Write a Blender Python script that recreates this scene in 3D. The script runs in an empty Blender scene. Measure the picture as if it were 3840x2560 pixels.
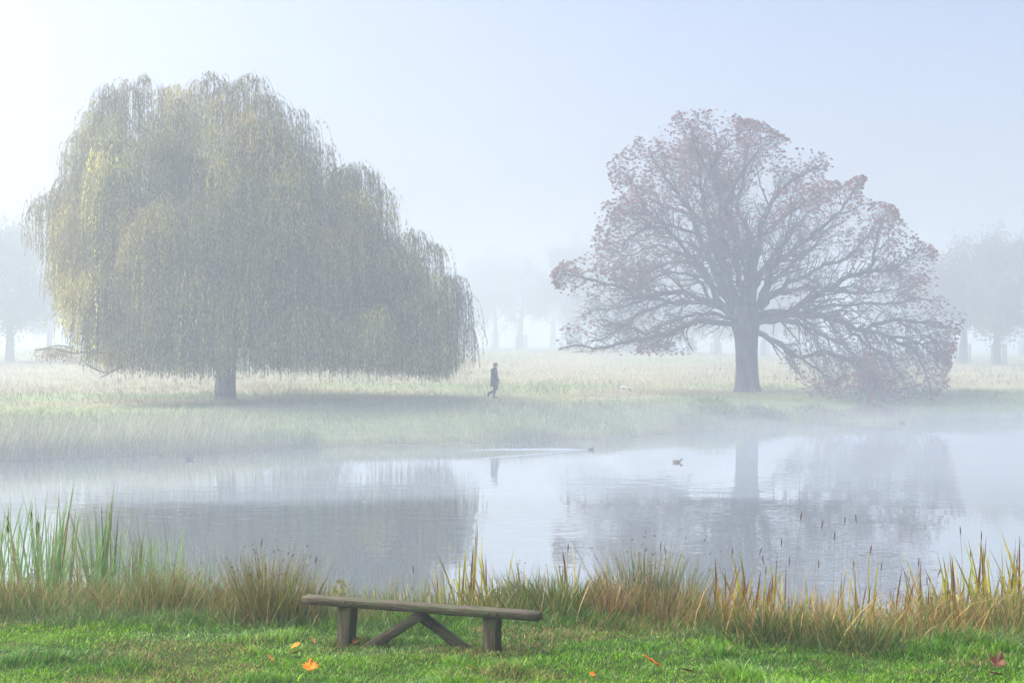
import bpy, math, random
import numpy as np

# ------------------------------------------------------------------ camera, sky, sun, exposure
scene = bpy.context.scene
C = scene.collection
FPX = 3840 * 50 / 36.0            # pixels per unit slope at the photograph's width
CAMZ = 3.0
WATER = -1.07

cam = bpy.data.cameras.new('camera')
cam.lens = 50; cam.sensor_width = 36; cam.clip_start = 0.1; cam.clip_end = 3000
camo = bpy.data.objects.new('camera', cam); C.objects.link(camo)
camo.location = (0, 0, CAMZ); camo.rotation_euler = (math.radians(90), 0, 0)
scene.camera = camo

SUN_EL, SUN_AZ = math.radians(50), math.radians(-84)     # azimuth measured from the view direction, clockwise
world = bpy.data.worlds.new('World'); scene.world = world; world.use_nodes = True
wt = world.node_tree
bg = wt.nodes['Background']
sky = wt.nodes.new('ShaderNodeTexSky'); sky.sky_type = 'NISHITA'; sky.sun_disc = False
sky.sun_elevation = SUN_EL; sky.sun_rotation = SUN_AZ
sky.altitude = 0; sky.air_density = 0.68; sky.dust_density = 7.5; sky.ozone_density = 0.6
wt.links.new(sky.outputs[0], bg.inputs[0]); bg.inputs[1].default_value = 0.118

sl = bpy.data.lights.new('sun', 'SUN'); sl.energy = 1.3; sl.angle = math.radians(60); sl.color = (1.0, 0.99, 0.98)
so = bpy.data.objects.new('sun', sl); C.objects.link(so)
so.location = (-60, 60, 60)
sd = np.array([math.sin(SUN_AZ) * math.cos(SUN_EL), math.cos(SUN_AZ) * math.cos(SUN_EL), math.sin(SUN_EL)])
import mathutils
so.rotation_euler = mathutils.Vector(sd).to_track_quat('Z', 'Y').to_euler()

scene.view_settings.view_transform = 'Standard'
scene.view_settings.look = 'None'
scene.view_settings.gamma = 1.0
scene.view_settings.use_curve_mapping = False
scene.view_settings.exposure = 1.54
scene.cycles.max_bounces = 8
scene.cycles.diffuse_bounces = 3
scene.cycles.glossy_bounces = 3
scene.cycles.transmission_bounces = 4
scene.cycles.volume_bounces = 6
scene.cycles.use_denoising = True
HAZE_DENSITY = 0.0034
FOG_DENSITY = 0.0044

# ------------------------------------------------------------------ helpers
rng = np.random.default_rng(7)
random.seed(7)

def P(px, py, Y):
    """photo pixel at distance Y -> world point"""
    return np.array([(px - 1920) / FPX * Y, Y, CAMZ - (py - 1280) / FPX * Y])

def project(p):
    p = np.asarray(p)
    return 1920 + p[..., 0] / p[..., 1] * FPX, 1280 - (p[..., 2] - CAMZ) / p[..., 1] * FPX

def sstep(a, b, x):
    t = np.clip((x - a) / (b - a), 0, 1)
    return t * t * (3 - 2 * t)

def _hash(i, j, s):
    n = (i * 374761393 + j * 668265263 + s * 1442695041) & 0xffffffff
    n = ((n ^ (n >> 13)) * 1274126177) & 0xffffffff
    return ((n ^ (n >> 16)) & 0xffff) / 65535.0

def vnoise(x, y, s=0):
    x = np.asarray(x, float); y = np.asarray(y, float)
    xi = np.floor(x).astype(np.int64); yi = np.floor(y).astype(np.int64)
    fx = x - xi; fy = y - yi
    fx = fx * fx * (3 - 2 * fx); fy = fy * fy * (3 - 2 * fy)
    a = _hash(xi, yi, s); b = _hash(xi + 1, yi, s); c = _hash(xi, yi + 1, s); d = _hash(xi + 1, yi + 1, s)
    return (a * (1 - fx) + b * fx) * (1 - fy) + (c * (1 - fx) + d * fx) * fy

def fbm(x, y, s=0, o=3):
    r = 0; a = 0.5
    for k in range(o):
        r = r + a * vnoise(x * 2 ** k, y * 2 ** k, s + k); a *= 0.5
    return r / (1 - 0.5 ** o)

def nrm(v):
    return v / (np.linalg.norm(v, axis=-1, keepdims=True) + 1e-9)

import bmesh
def outward(o):
    bm = bmesh.new(); bm.from_mesh(o.data)
    bmesh.ops.recalc_face_normals(bm, faces=bm.faces[:])
    bm.to_mesh(o.data); bm.free()
    return o

class Geo:
    def __init__(self):
        self.v = []; self.f = {3: [], 4: []}; self.c = []; self.n = 0
    def add(self, V, faces, col):
        V = np.asarray(V, np.float32).reshape(-1, 3)
        col = np.asarray(col, np.float32)
        if col.ndim == 1:
            col = np.tile(col, (len(V), 1))
        for F in faces:
            F = np.asarray(F, np.int64)
            if len(F):
                self.f[F.shape[1]].append(F + self.n)
        self.v.append(V); self.c.append(col.reshape(-1, 3)); self.n += len(V)
    def mesh(self, name, smooth=False):
        V = np.concatenate(self.v); Cc = np.concatenate(self.c)
        f3 = np.concatenate(self.f[3]) if self.f[3] else np.zeros((0, 3), np.int64)
        f4 = np.concatenate(self.f[4]) if self.f[4] else np.zeros((0, 4), np.int64)
        me = bpy.data.meshes.new(name)
        me.vertices.add(len(V)); me.vertices.foreach_set('co', V.ravel())
        nl = f3.size + f4.size
        me.loops.add(nl)
        me.loops.foreach_set('vertex_index', np.concatenate([f3.ravel(), f4.ravel()]).astype(np.int32))
        me.polygons.add(len(f3) + len(f4))
        st = np.concatenate([np.arange(len(f3)) * 3, f3.size + np.arange(len(f4)) * 4]).astype(np.int32)
        me.polygons.foreach_set('loop_start', st)
        if smooth:
            me.polygons.foreach_set('use_smooth', np.ones(len(st), bool))
        at = me.color_attributes.new('Col', 'FLOAT_COLOR', 'POINT')
        at.data.foreach_set('color', np.concatenate([Cc, np.ones((len(Cc), 1), np.float32)], 1).ravel().astype(np.float32))
        me.update(calc_edges=True)
        return me
    def build(self, name, m, parent=None, smooth=False):
        return link(name, self.mesh(name, smooth), m, parent)

def link(name, me, m, parent=None):
    o = bpy.data.objects.new(name, me)
    if m and not me.materials:
        me.materials.append(m)
    C.objects.link(o)
    if parent is not None:
        o.parent = parent
    return o

def thing(name, label, cat, loc=(0, 0, 0), group=None, rz=0):
    o = bpy.data.objects.new(name, None); C.objects.link(o)
    o.empty_display_size = 0.2
    o.location = loc; o.rotation_euler = (0, 0, rz)
    return tag(o, label, cat, group)

def tag(o, label, cat, group=None, kind=None):
    if label: o['label'] = label
    if cat: o['category'] = cat
    if group: o['group'] = group
    if kind: o['kind'] = kind
    return o

def copy_tree(o, parent=None):
    c = o.copy(); C.objects.link(c); c.parent = parent
    for ch in list(o.children):
        copy_tree(ch, c)
    return c

def blades(g, base, h, w, az, tilt, bend, droop, c0, c1, K=3, face=None, tp=2.0, wp=0.6):
    """ribbon blades; base (N,3), the rest (N,) arrays or scalars, colours (N,3)"""
    N = len(base)
    b = lambda a: np.broadcast_to(np.asarray(a, float), (N,))
    h, w, az, tilt, bend, droop = map(b, (h, w, az, tilt, bend, droop))
    if face is None:
        face = rng.uniform(0, 2 * np.pi, N)
    t = np.linspace(0, 1, K + 1)[None, :]
    hor = h[:, None] * (tilt[:, None] * t + bend[:, None] * t ** 2)
    z = h[:, None] * (t - droop[:, None] * t ** 3)
    ctr = np.stack([base[:, 0:1] + np.cos(az)[:, None] * hor, base[:, 1:2] + np.sin(az)[:, None] * hor, base[:, 2:3] + z], -1)
    wid = 0.5 * w[:, None] * np.clip(1 - t, 0, 1) ** wp
    side = np.stack([np.cos(face), np.sin(face), 0 * face], -1)[:, None, :] * wid[..., None]
    L = ctr[:, :K] - side[:, :K]; R = ctr[:, :K] + side[:, :K]
    V = np.concatenate([L, R, ctr[:, K:]], 1)                    # per blade 2K+1
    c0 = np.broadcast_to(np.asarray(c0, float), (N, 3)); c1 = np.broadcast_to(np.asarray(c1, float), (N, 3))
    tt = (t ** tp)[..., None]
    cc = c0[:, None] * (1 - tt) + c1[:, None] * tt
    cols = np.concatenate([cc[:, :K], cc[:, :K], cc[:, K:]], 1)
    off = (np.arange(N) * (2 * K + 1))[:, None]
    quads = []
    for k in range(K - 1):
        quads.append(off + np.array([[k, K + k, K + k + 1, k + 1]]))
    tri = off + np.array([[K - 1, 2 * K - 1, 2 * K]])
    faces = [tri]
    if quads: faces.append(np.concatenate(quads))
    g.add(V.reshape(-1, 3), faces, cols.reshape(-1, 3))

def tubes(g, Pts, R, sides, col, cap=False):
    """Pts (N,n,3), R (N,n)"""
    Pts = np.asarray(Pts, float); R = np.asarray(R, float)
    N, n, _ = Pts.shape
    T = np.gradient(Pts, axis=1); T = nrm(T)
    m = nrm(Pts[:, -1] - Pts[:, 0])
    ref = np.where((np.abs(m[:, 2:3]) < 0.8), np.array([[0, 0, 1.0]]), np.array([[0, 1.0, 0]]))
    U = nrm(np.cross(T, np.broadcast_to(ref[:, None], T.shape))); W = np.cross(T, U)
    a = np.linspace(0, 2 * np.pi, sides, endpoint=False)
    ring = U[:, :, None] * np.cos(a)[None, None, :, None] + W[:, :, None] * np.sin(a)[None, None, :, None]
    V = Pts[:, :, None] + ring * R[:, :, None, None]
    idx = np.arange(N * n * sides).reshape(N, n, sides)
    i0 = idx[:, :-1]; i1 = idx[:, 1:]
    F = np.stack([i0, np.roll(i0, -1, 2), np.roll(i1, -1, 2), i1], -1).reshape(-1, 4)
    col = np.asarray(col, float)
    if col.ndim == 2:
        col = np.repeat(col, n * sides, 0)
    g.add(V.reshape(-1, 3), [F], col)

def spline(pts, n):
    """Catmull-Rom through pts, n samples evenly along"""
    p = np.asarray(pts, float)
    p = np.concatenate([[2 * p[0] - p[1]], p, [2 * p[-1] - p[-2]]])
    out = []
    for i in range(1, len(p) - 2):
        t = np.linspace(0, 1, 12, endpoint=False)[:, None]
        a, b, c, d = p[i - 1], p[i], p[i + 1], p[i + 2]
        out.append(0.5 * (2 * b + (c - a) * t + (2 * a - 5 * b + 4 * c - d) * t ** 2 + (3 * b - a - 3 * c + d) * t ** 3))
    q = np.concatenate(out + [p[-2:-1]])
    s = np.concatenate([[0], np.cumsum(np.linalg.norm(np.diff(q, axis=0), axis=1))])
    u = np.linspace(0, s[-1], n)
    return np.stack([np.interp(u, s, q[:, k]) for k in range(3)], 1)

def box_mesh(g, size, center=(0, 0, 0), rot=None, col=(1, 1, 1), bevel=0.012, wob=0.0, nx=1):
    """chamfered, slightly uneven beam along x"""
    sx, sy, sz = [s / 2 for s in size]
    b = bevel
    prof = np.array([[-sy + b, -sz], [sy - b, -sz], [sy, -sz + b], [sy, sz - b], [sy - b, sz], [-sy + b, sz], [-sy, sz - b], [-sy, -sz + b]])
    xs = [-sx, -sx + b] + list(np.linspace(-sx + b, sx - b, nx + 1)[1:-1]) + [sx - b, sx]
    V = []
    for i, x in enumerate(xs):
        k = (1 - b / min(sy, sz)) if i in (0, len(xs) - 1) else 1.0
        q = prof * k
        if wob:
            q = q + rng.normal(0, wob, 2)[None] + rng.normal(0, wob * 0.35, prof.shape)
        V.append(np.column_stack([np.full(8, x), q]))
    V = np.concatenate(V); n = len(xs)
    F = []
    for i in range(n - 1):
        for j in range(8):
            F.append([i * 8 + j, (i + 1) * 8 + j, (i + 1) * 8 + (j + 1) % 8, i * 8 + (j + 1) % 8])
    caps = []
    for s, o in ((1, 0), (-1, (n - 1) * 8)):
        for tri in ([0, 1, 4, 5], [1, 2, 3, 4], [0, 5, 6, 7]):
            caps.append([o + k for k in (tri if s > 0 else tri[::-1])])
    if rot is not None:
        V = V @ np.asarray(rot).T
    g.add(V + np.asarray(center), [np.array(F), np.array(caps)], col)

# ------------------------------------------------------------------ materials
def mat(name):
    m = bpy.data.materials.new(name); m.use_nodes = True
    nt = m.node_tree
    return m, nt, nt.nodes['Principled BSDF'], nt.nodes['Material Output']

def plant_mat(name, trans=0.35, rough=0.6, spec=0.25, vary=0.25, scale=3.0):
    """foliage: the blade's own colour, slightly mottled, part of the light passes through"""
    m, nt, p, out = mat(name)
    a = nt.nodes.new('ShaderNodeVertexColor'); a.layer_name = 'Col'
    tc = nt.nodes.new('ShaderNodeNewGeometry')
    nz = nt.nodes.new('ShaderNodeTexNoise'); nz.inputs['Scale'].default_value = scale; nz.inputs['Detail'].default_value = 3
    nt.links.new(tc.outputs['Position'], nz.inputs['Vector'])
    mr = nt.nodes.new('ShaderNodeMapRange'); mr.inputs[1].default_value = 0.3; mr.inputs[2].default_value = 0.7
    mr.inputs[3].default_value = 1 - vary; mr.inputs[4].default_value = 1 + vary
    nt.links.new(nz.outputs['Fac'], mr.inputs[0])
    mu = nt.nodes.new('ShaderNodeVectorMath'); mu.operation = 'SCALE'
    nt.links.new(a.outputs['Color'], mu.inputs[0]); nt.links.new(mr.outputs[0], mu.inputs['Scale'])
    nt.links.new(mu.outputs[0], p.inputs['Base Color'])
    p.inputs['Roughness'].default_value = rough
    p.inputs['Specular IOR Level'].default_value = spec
    tr = nt.nodes.new('ShaderNodeBsdfTranslucent'); nt.links.new(mu.outputs[0], tr.inputs['Color'])
    mx = nt.nodes.new('ShaderNodeMixShader'); mx.inputs[0].default_value = trans
    nt.links.new(p.outputs[0], mx.inputs[1]); nt.links.new(tr.outputs[0], mx.inputs[2])
    nt.links.new(mx.outputs[0], out.inputs['Surface'])
    return m

def bark_mat(name, c1, c2, scale=4.0, bump=0.6, zs=0.25):
    m, nt, p, out = mat(name)
    tc = nt.nodes.new('ShaderNodeNewGeometry')
    mp = nt.nodes.new('ShaderNodeMapping'); mp.inputs['Scale'].default_value = (1, 1, zs)
    nt.links.new(tc.outputs['Position'], mp.inputs[0])
    nz = nt.nodes.new('ShaderNodeTexNoise'); nz.inputs['Scale'].default_value = scale; nz.inputs['Detail'].default_value = 6
    nt.links.new(mp.outputs[0], nz.inputs['Vector'])
    cr = nt.nodes.new('ShaderNodeValToRGB'); cr.color_ramp.elements[0].position = 0.35; cr.color_ramp.elements[1].position = 0.68
    cr.color_ramp.elements[0].color = (*c1, 1); cr.color_ramp.elements[1].color = (*c2, 1)
    nt.links.new(nz.outputs['Fac'], cr.inputs[0]); nt.links.new(cr.outputs[0], p.inputs['Base Color'])
    bp = nt.nodes.new('ShaderNodeBump'); bp.inputs['Strength'].default_value = bump; bp.inputs['Distance'].default_value = 0.05
    nt.links.new(nz.outputs['Fac'], bp.inputs['Height']); nt.links.new(bp.outputs[0], p.inputs['Normal'])
    p.inputs['Roughness'].default_value = 0.9
    p.inputs['Specular IOR Level'].default_value = 0.15
    return m

def attr_mat(name, rough=0.7, spec=0.3, noise=0.2, scale=20, bump=0.0):
    m, nt, p, out = mat(name)
    a = nt.nodes.new('ShaderNodeVertexColor'); a.layer_name = 'Col'
    tc = nt.nodes.new('ShaderNodeTexCoord')
    nz = nt.nodes.new('ShaderNodeTexNoise'); nz.inputs['Scale'].default_value = scale; nz.inputs['Detail'].default_value = 4
    nt.links.new(tc.outputs['Object'], nz.inputs['Vector'])
    mr = nt.nodes.new('ShaderNodeMapRange'); mr.inputs[1].default_value = 0.3; mr.inputs[2].default_value = 0.7
    mr.inputs[3].default_value = 1 - noise; mr.inputs[4].default_value = 1 + noise
    nt.links.new(nz.outputs['Fac'], mr.inputs[0])
    mu = nt.nodes.new('ShaderNodeVectorMath'); mu.operation = 'SCALE'
    nt.links.new(a.outputs['Color'], mu.inputs[0]); nt.links.new(mr.outputs[0], mu.inputs['Scale'])
    nt.links.new(mu.outputs[0], p.inputs['Base Color'])
    p.inputs['Roughness'].default_value = rough; p.inputs['Specular IOR Level'].default_value = spec
    if bump:
        bp = nt.nodes.new('ShaderNodeBump'); bp.inputs['Strength'].default_value = bump; bp.inputs['Distance'].default_value = 0.01
        nt.links.new(nz.outputs['Fac'], bp.inputs['Height']); nt.links.new(bp.outputs[0], p.inputs['Normal'])
    return m

M_grass = plant_mat('lawn_grass', 0.35, 0.45, 0.4, 0.15, 6)
M_reed = plant_mat('reed_leaf', 0.3, 0.5, 0.35, 0.22, 9)
M_field = plant_mat('field_grass', 0.3, 0.8, 0.1, 0.25, 0.6)
M_willow = plant_mat('willow_leaf', 0.5, 0.7, 0.15, 0.25, 0.5)
M_chest = plant_mat('chestnut_leaf', 0.3, 0.6, 0.2, 0.3, 0.8)
M_far = plant_mat('far_leaf', 0.3, 0.8, 0.1, 0.2, 0.4)
M_bark = bark_mat('willow_bark', (0.035, 0.03, 0.025), (0.10, 0.09, 0.075))
M_bark2 = bark_mat('chestnut_bark', (0.04, 0.04, 0.042), (0.095, 0.093, 0.093))
M_bark3 = bark_mat('park_tree_bark', (0.05, 0.045, 0.04), (0.12, 0.11, 0.10))
M_guard = attr_mat('guard_wood', 0.9, 0.1, 0.25, 3)
M_leaf = plant_mat('fallen_leaf', 0.25, 0.5, 0.3, 0.3, 60)

# ------------------------------------------------------------------ terrain
_sx = [-120, -60, -17.6, -11.8, -6.7, -0.2, 4.3, 8.4, 12.9, 17, 21.8, 27.4, 60, 120]
_sy = [46, 46, 48.8, 51.7, 55.7, 57.9, 60.3, 65.5, 69.5, 71.2, 73.6, 76.2, 80, 82]
_ex = [-60, -5.64, -4.7, -2.5, -0.6, 1.4, 2.3, 3.4, 4.5, 5.3, 60]
_ey = [15.7, 15.7, 15.4, 14.95, 15.2, 15.0, 14.4, 14.0, 14.2, 14.5, 15.0]
def far_shore(x): return np.interp(x, _sx, _sy) + 1.2 * (fbm(np.asarray(x) * 0.35, np.asarray(x) * 0 + 3.3, 5) - 0.5)
def near_edge(x): return np.interp(x, _ex, _ey) + 0.35 * (fbm(np.asarray(x) * 0.9, np.asarray(x) * 0 + 1.7, 9) - 0.5)

def height(x, y):
    x = np.asarray(x, float); y = np.asarray(y, float)
    fs = far_shore(x); ne = near_edge(x)
    # near bank: the viewer stands on rising ground, then a level lawn, then a slope into the pond
    lawn = 1.4 * (1 - sstep(0.0, 11.5, y)) + 0.07 * (fbm(x * 0.7, y * 0.9, 21) - 0.5) * 2 + 0.03 * (fbm(x * 2.6, y * 2.8, 31) - 0.5) * 2
    down = -1.15 * sstep(0, 3.3, y - ne) - 0.9 * sstep(3.0, 9, y - ne)
    near = lawn + down
    # far bank and the meadow behind it, rising a little
    d = y - fs
    bw = 12.0
    rise = 1.16 * np.clip(sstep(-1.0, bw, d) * 0.5 + 0.5 * sstep(-0.5, 4.0 + 2 * fbm(x * 0.2, x * 0, 4), d), 0, 1)
    meadow = 1.5 * sstep(80, 210, y) * (1 - 0.65 * sstep(12, 42, x)) + 0.25 * (fbm(x * 0.12, y * 0.12, 41) - 0.5) * sstep(2, 12, d) + 0.10 * (fbm(x * 0.7, y * 0.5, 43) - 0.5) * sstep(1, 5, d)
    far = -1.9 + 0.83 * sstep(-8, -1, d) + rise + meadow
    return np.where(y < 36, near, far)

def axis(spec):
    out = []
    for a, b, s in spec:
        out += list(np.arange(a, b, s))
    return np.array(sorted(set(np.round(out, 4))))

gx = axis([(-620, -120, 25), (-120, -40, 4), (-40, -9, 0.7), (-9, 9, 0.24), (9, 46, 0.7), (46, 120, 4), (120, 621, 25)])
gy = axis([(-80, 4, 4), (4, 11, 0.5), (11, 22, 0.2), (22, 44, 2.0), (44, 92, 0.45), (92, 160, 2), (160, 300, 6), (300, 761, 20)])
X, Y = np.meshgrid(gx, gy)
Z = height(X, Y)
g = Geo()
idx = np.arange(X.size).reshape(X.shape)
F = np.stack([idx[:-1, :-1], idx[:-1, 1:], idx[1:, 1:], idx[1:, :-1]], -1).reshape(-1, 4)
# ground cover colour: lawn, wet mud at the waterline, green bank, straw-coloured meadow
dfar = Y - far_shore(X)
gcol = np.zeros(X.shape + (3,))
n1 = fbm(X * 0.25, Y * 0.25, 50)[..., None]; n2 = fbm(X * 0.06, Y * 0.12, 60)[..., None]
lawnc = np.array([0.03, 0.055, 0.012]) * (0.7 + 0.6 * n1)  # soil green darkened to paint in deeper shade between the blades
mud = np.array([0.05, 0.042, 0.03]) * (0.7 + 0.6 * n1)
bankc = np.array([0.145, 0.20, 0.07]) * (0.7 + 0.6 * n1)
straw = np.array([0.27, 0.245, 0.135]) * (0.8 + 0.4 * n1)
green = np.array([0.19, 0.25, 0.10]) * (0.8 + 0.4 * n1)
mead = straw * sstep(0.36, 0.58, n2 + 0.1 * sstep(75, 100, Y)[..., None]) + green * (1 - sstep(0.36, 0.58, n2 + 0.1 * sstep(75, 100, Y)[..., None]))
k_far = (Y > 36)[..., None]
t_b = sstep(3, 16, dfar)[..., None]
t_m = 0.4 + 0.6 * sstep(-0.6, 0.6, dfar)[..., None]
farc = mud * (1 - t_m) + (bankc * (1 - t_b) + mead * t_b) * t_m
dn = (Y - near_edge(X))[..., None]
nearc = lawnc * (1 - sstep(-0.2, 0.8, dn)) + mud * sstep(-0.2, 0.8, dn)
gcol = np.where(k_far, farc, nearc)
g.add(np.stack([X, Y, Z], -1).reshape(-1, 3), [F], gcol.reshape(-1, 3))
M_ground = attr_mat('ground_cover', 0.95, 0.1, 0.3, 2.5, 0.5)
ground = g.build('ground', M_ground, smooth=True); ground['kind'] = 'structure'

# ------------------------------------------------------------------ water
m, nt, p, out = mat('pond_water')
p.inputs['Base Color'].default_value = (0.085, 0.105, 0.115, 1)
p.inputs['Roughness'].default_value = 0.015
p.inputs['IOR'].default_value = 3.0
p.inputs['Specular IOR Level'].default_value = 0.5
tc = nt.nodes.new('ShaderNodeNewGeometry')
def noise_node(scale, sx, sy, det=2):
    mp = nt.nodes.new('ShaderNodeMapping'); mp.inputs['Scale'].default_value = (sx, sy, 1)
    nt.links.new(tc.outputs['Position'], mp.inputs[0])
    n = nt.nodes.new('ShaderNodeTexNoise'); n.inputs['Scale'].default_value = scale; n.inputs['Detail'].default_value = det
    n.inputs['Roughness'].default_value = 0.5
    nt.links.new(mp.outputs[0], n.inputs['Vector'])
    return n
r1 = noise_node(1.6, 0.7, 1.0, 2)
r2 = noise_node(5.0, 0.5, 1.0, 1)
mask = noise_node(0.09, 0.5, 1.3, 2)
mk = nt.nodes.new('ShaderNodeMapRange'); mk.inputs[1].default_value = 0.42; mk.inputs[2].default_value = 0.62; mk.inputs[3].default_value = 0.12; mk.inputs[4].default_value = 1.0
nt.links.new(mask.outputs['Fac'], mk.inputs[0])
ad = nt.nodes.new('ShaderNodeMath'); ad.operation = 'MULTIPLY_ADD'; ad.inputs[1].default_value = 0.28
nt.links.new(r2.outputs['Fac'], ad.inputs[0]); nt.links.new(r1.outputs['Fac'], ad.inputs[2])
ml = nt.nodes.new('ShaderNodeMath'); ml.operation = 'MULTIPLY'
nt.links.new(ad.outputs[0], ml.inputs[0]); nt.links.new(mk.outputs[0], ml.inputs[1])
bp = nt.nodes.new('ShaderNodeBump'); bp.inputs['Strength'].default_value = 1.0; bp.inputs['Distance'].default_value = 0.012
nt.links.new(ml.outputs[0], bp.inputs['Height']); nt.links.new(bp.outputs[0], p.inputs['Normal'])
gl = nt.nodes.new('ShaderNodeBsdfGlossy'); gl.inputs['Color'].default_value = (0.94, 0.95, 0.96, 1); gl.inputs['Roughness'].default_value = 0.015
nt.links.new(bp.outputs[0], gl.inputs['Normal'])
mxw = nt.nodes.new('ShaderNodeMixShader'); mxw.inputs[0].default_value = 0.5      # still water at a grazing angle mirrors most of the light
nt.links.new(p.outputs[0], mxw.inputs[1]); nt.links.new(gl.outputs[0], mxw.inputs[2]); nt.links.new(mxw.outputs[0], out.inputs['Surface'])
M_water = m
g = Geo()
wx = np.linspace(-118, 118, 60); wy = np.linspace(15.5, 84, 40)
WX, WY = np.meshgrid(wx, wy)
idx = np.arange(WX.size).reshape(WX.shape)
F = np.stack([idx[:-1, :-1], idx[:-1, 1:], idx[1:, 1:], idx[1:, :-1]], -1).reshape(-1, 4)
g.add(np.stack([WX, WY, WX * 0 + WATER], -1).reshape(-1, 3), [F], (0.1, 0.1, 0.1))
water = g.build('pond_water', M_water, smooth=True); water['kind'] = 'structure'

# ------------------------------------------------------------------ haze
g = Geo()
hx0, hx1, hy0, hy1, hz0, hz1 = -650, 650, -100, 780, -4.0, 20.5
V = np.array([[x, y, z] for z in (hz0, hz1) for y in (hy0, hy1) for x in (hx0, hx1)])
F = np.array([[0, 2, 3, 1], [4, 5, 7, 6], [0, 1, 5, 4], [2, 6, 7, 3], [0, 4, 6, 2], [1, 3, 7, 5]])
g.add(V, [F], (1, 1, 1))
m = bpy.data.materials.new('haze_air'); m.use_nodes = True
nt = m.node_tree
for n in list(nt.nodes):
    if n.type != 'OUTPUT_MATERIAL': nt.nodes.remove(n)
pv = nt.nodes.new('ShaderNodeVolumePrincipled')
pv.inputs['Color'].default_value = (0.64, 0.735, 0.835, 1)
pv.inputs['Density'].default_value = HAZE_DENSITY
pv.inputs['Anisotropy'].default_value = 0.35
nt.links.new(pv.outputs[0], nt.nodes['Material Output'].inputs['Volume'])
haze = outward(g.build('haze', m)); tag(haze, 'pale morning haze lying over the whole park', None, kind='stuff')

# the fog is thicker from the open water on: a bank whose sloping front rises over the pond
g = Geo()
V = np.array([[x, y, z] for x in (-640, 640) for y, z in ((22, -1.6), (60, 20.1), (770, 20.1), (770, -3.6), (22, -3.6))])
F4 = np.array([[0, 1, 6, 5], [1, 2, 7, 6], [2, 3, 8, 7], [3, 4, 9, 8], [4, 0, 5, 9]])
F3 = np.array([[0, 4, 1], [1, 4, 3], [1, 3, 2], [5, 6, 9], [6, 8, 9], [6, 7, 8]])
g.add(V, [F4, F3], (1, 1, 1))
mm = m.copy(); mm.name = 'fog_air'
for nd in mm.node_tree.nodes:
    if nd.type == 'PRINCIPLED_VOLUME': nd.inputs['Density'].default_value = FOG_DENSITY
fog = outward(g.build('fog_bank', mm)); tag(fog, 'thicker morning fog from the open water to the far trees', None, kind='stuff')

# thin mist lying on the pond: a shallow lens that thins out towards its rim
g = Geo()
nr, na = 14, 56
aa = np.linspace(0, 2 * np.pi, na, endpoint=False)
V = [[4, 58, 0.55]]
for k in range(1, nr + 1):
    r = k / nr
    for a in aa:
        lump = 1 + 0.22 * math.sin(3 * a + 5 * r) + 0.14 * math.sin(7 * a - 4 * r)
        V.append([4 + 64 * r * math.cos(a), 58 + 27 * r * math.sin(a), -1.35 + (1.9 * (1 - r * r) ** 1.3) * (lump if r < 1 else 1)])
V.append([4, 58, -1.5])
F3 = [[0, 1 + j, 1 + (j + 1) % na] for j in range(na)]
F4 = [[1 + (k - 1) * na + j, 1 + k * na + j, 1 + k * na + (j + 1) % na, 1 + (k - 1) * na + (j + 1) % na] for k in range(1, nr) for j in range(na)]
lastr = 1 + (nr - 1) * na; cb0 = len(V) - 1
F3 += [[lastr + (j + 1) % na, lastr + j, cb0] for j in range(na)]
g.add(np.array(V), [np.array(F3), np.array(F4)], (1, 1, 1))
mm = m.copy(); mm.name = 'pond_mist_air'
for nd in mm.node_tree.nodes:
    if nd.type == 'PRINCIPLED_VOLUME': nd.inputs['Density'].default_value = 0.018
mist = outward(g.build('mist', mm)); tag(mist, 'low mist lying on the pond and far bank', None, kind='stuff')

# ------------------------------------------------------------------ tree helpers
def resample(polys, n):
    return np.stack([spline(p, n) for p in polys])

def grow(Pp, Rp, count, t0, t1, lmin, lmax, ang, n, gz, jit, outward=0.0, center=None, rk=0.55, rmin=0.006, tipz=0.0, pw=None, lt=0.0):
    """children of the branches Pp (N,m,3); returns points (M,n,3), radii (M,n), parent index, t"""
    N, m, _ = Pp.shape
    M = int(count * N) if pw is None else int(count)
    if pw is None:
        par = np.repeat(np.arange(N), count)
    else:
        par = rng.choice(N, M, p=pw / pw.sum())
    t = rng.uniform(t0, t1, M)
    f = t * (m - 1); i = np.minimum(f.astype(int), m - 2); fr = (f - i)[:, None]
    a = Pp[par, i]; b = Pp[par, i + 1]
    start = a * (1 - fr) + b * fr
    r0 = Rp[par, i] * (1 - fr[:, 0]) + Rp[par, i + 1] * fr[:, 0]
    T = nrm(b - a)
    q = nrm(np.cross(T, nrm(rng.normal(size=(M, 3)))))
    A = np.radians(rng.uniform(*ang, M))[:, None]
    d = nrm(T * np.cos(A) + q * np.sin(A))
    L = rng.uniform(lmin, lmax, M) * (1 - lt * t)
    if outward and center is not None:
        d = nrm(d + outward * nrm(start - center))
    pts = [start]; cur = start
    for k in range(1, n):
        u = k / (n - 1)
        d = d + rng.normal(0, jit, (M, 3))
        d[:, 2] += gz * (1 - u) + tipz * u
        d = nrm(d)
        cur = cur + d * (L / (n - 1))[:, None]
        pts.append(cur)
    pts = np.stack(pts, 1)
    rb = np.clip(r0 * rk, rmin, None)
    rad = rb[:, None] * np.linspace(1, 0.35, n)[None]
    return pts, rad, par, t

def inside_poly(px, py, poly):
    x = np.asarray(px); y = np.asarray(py); r = np.zeros(x.shape, bool)
    n = len(poly)
    for i in range(n):
        x1, y1 = poly[i]; x2, y2 = poly[(i + 1) % n]
        c = ((y1 > y) != (y2 > y)) & (x < (x2 - x1) * (y - y1) / (y2 - y1 + 1e-9) + x1)
        r ^= c
    return r

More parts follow.
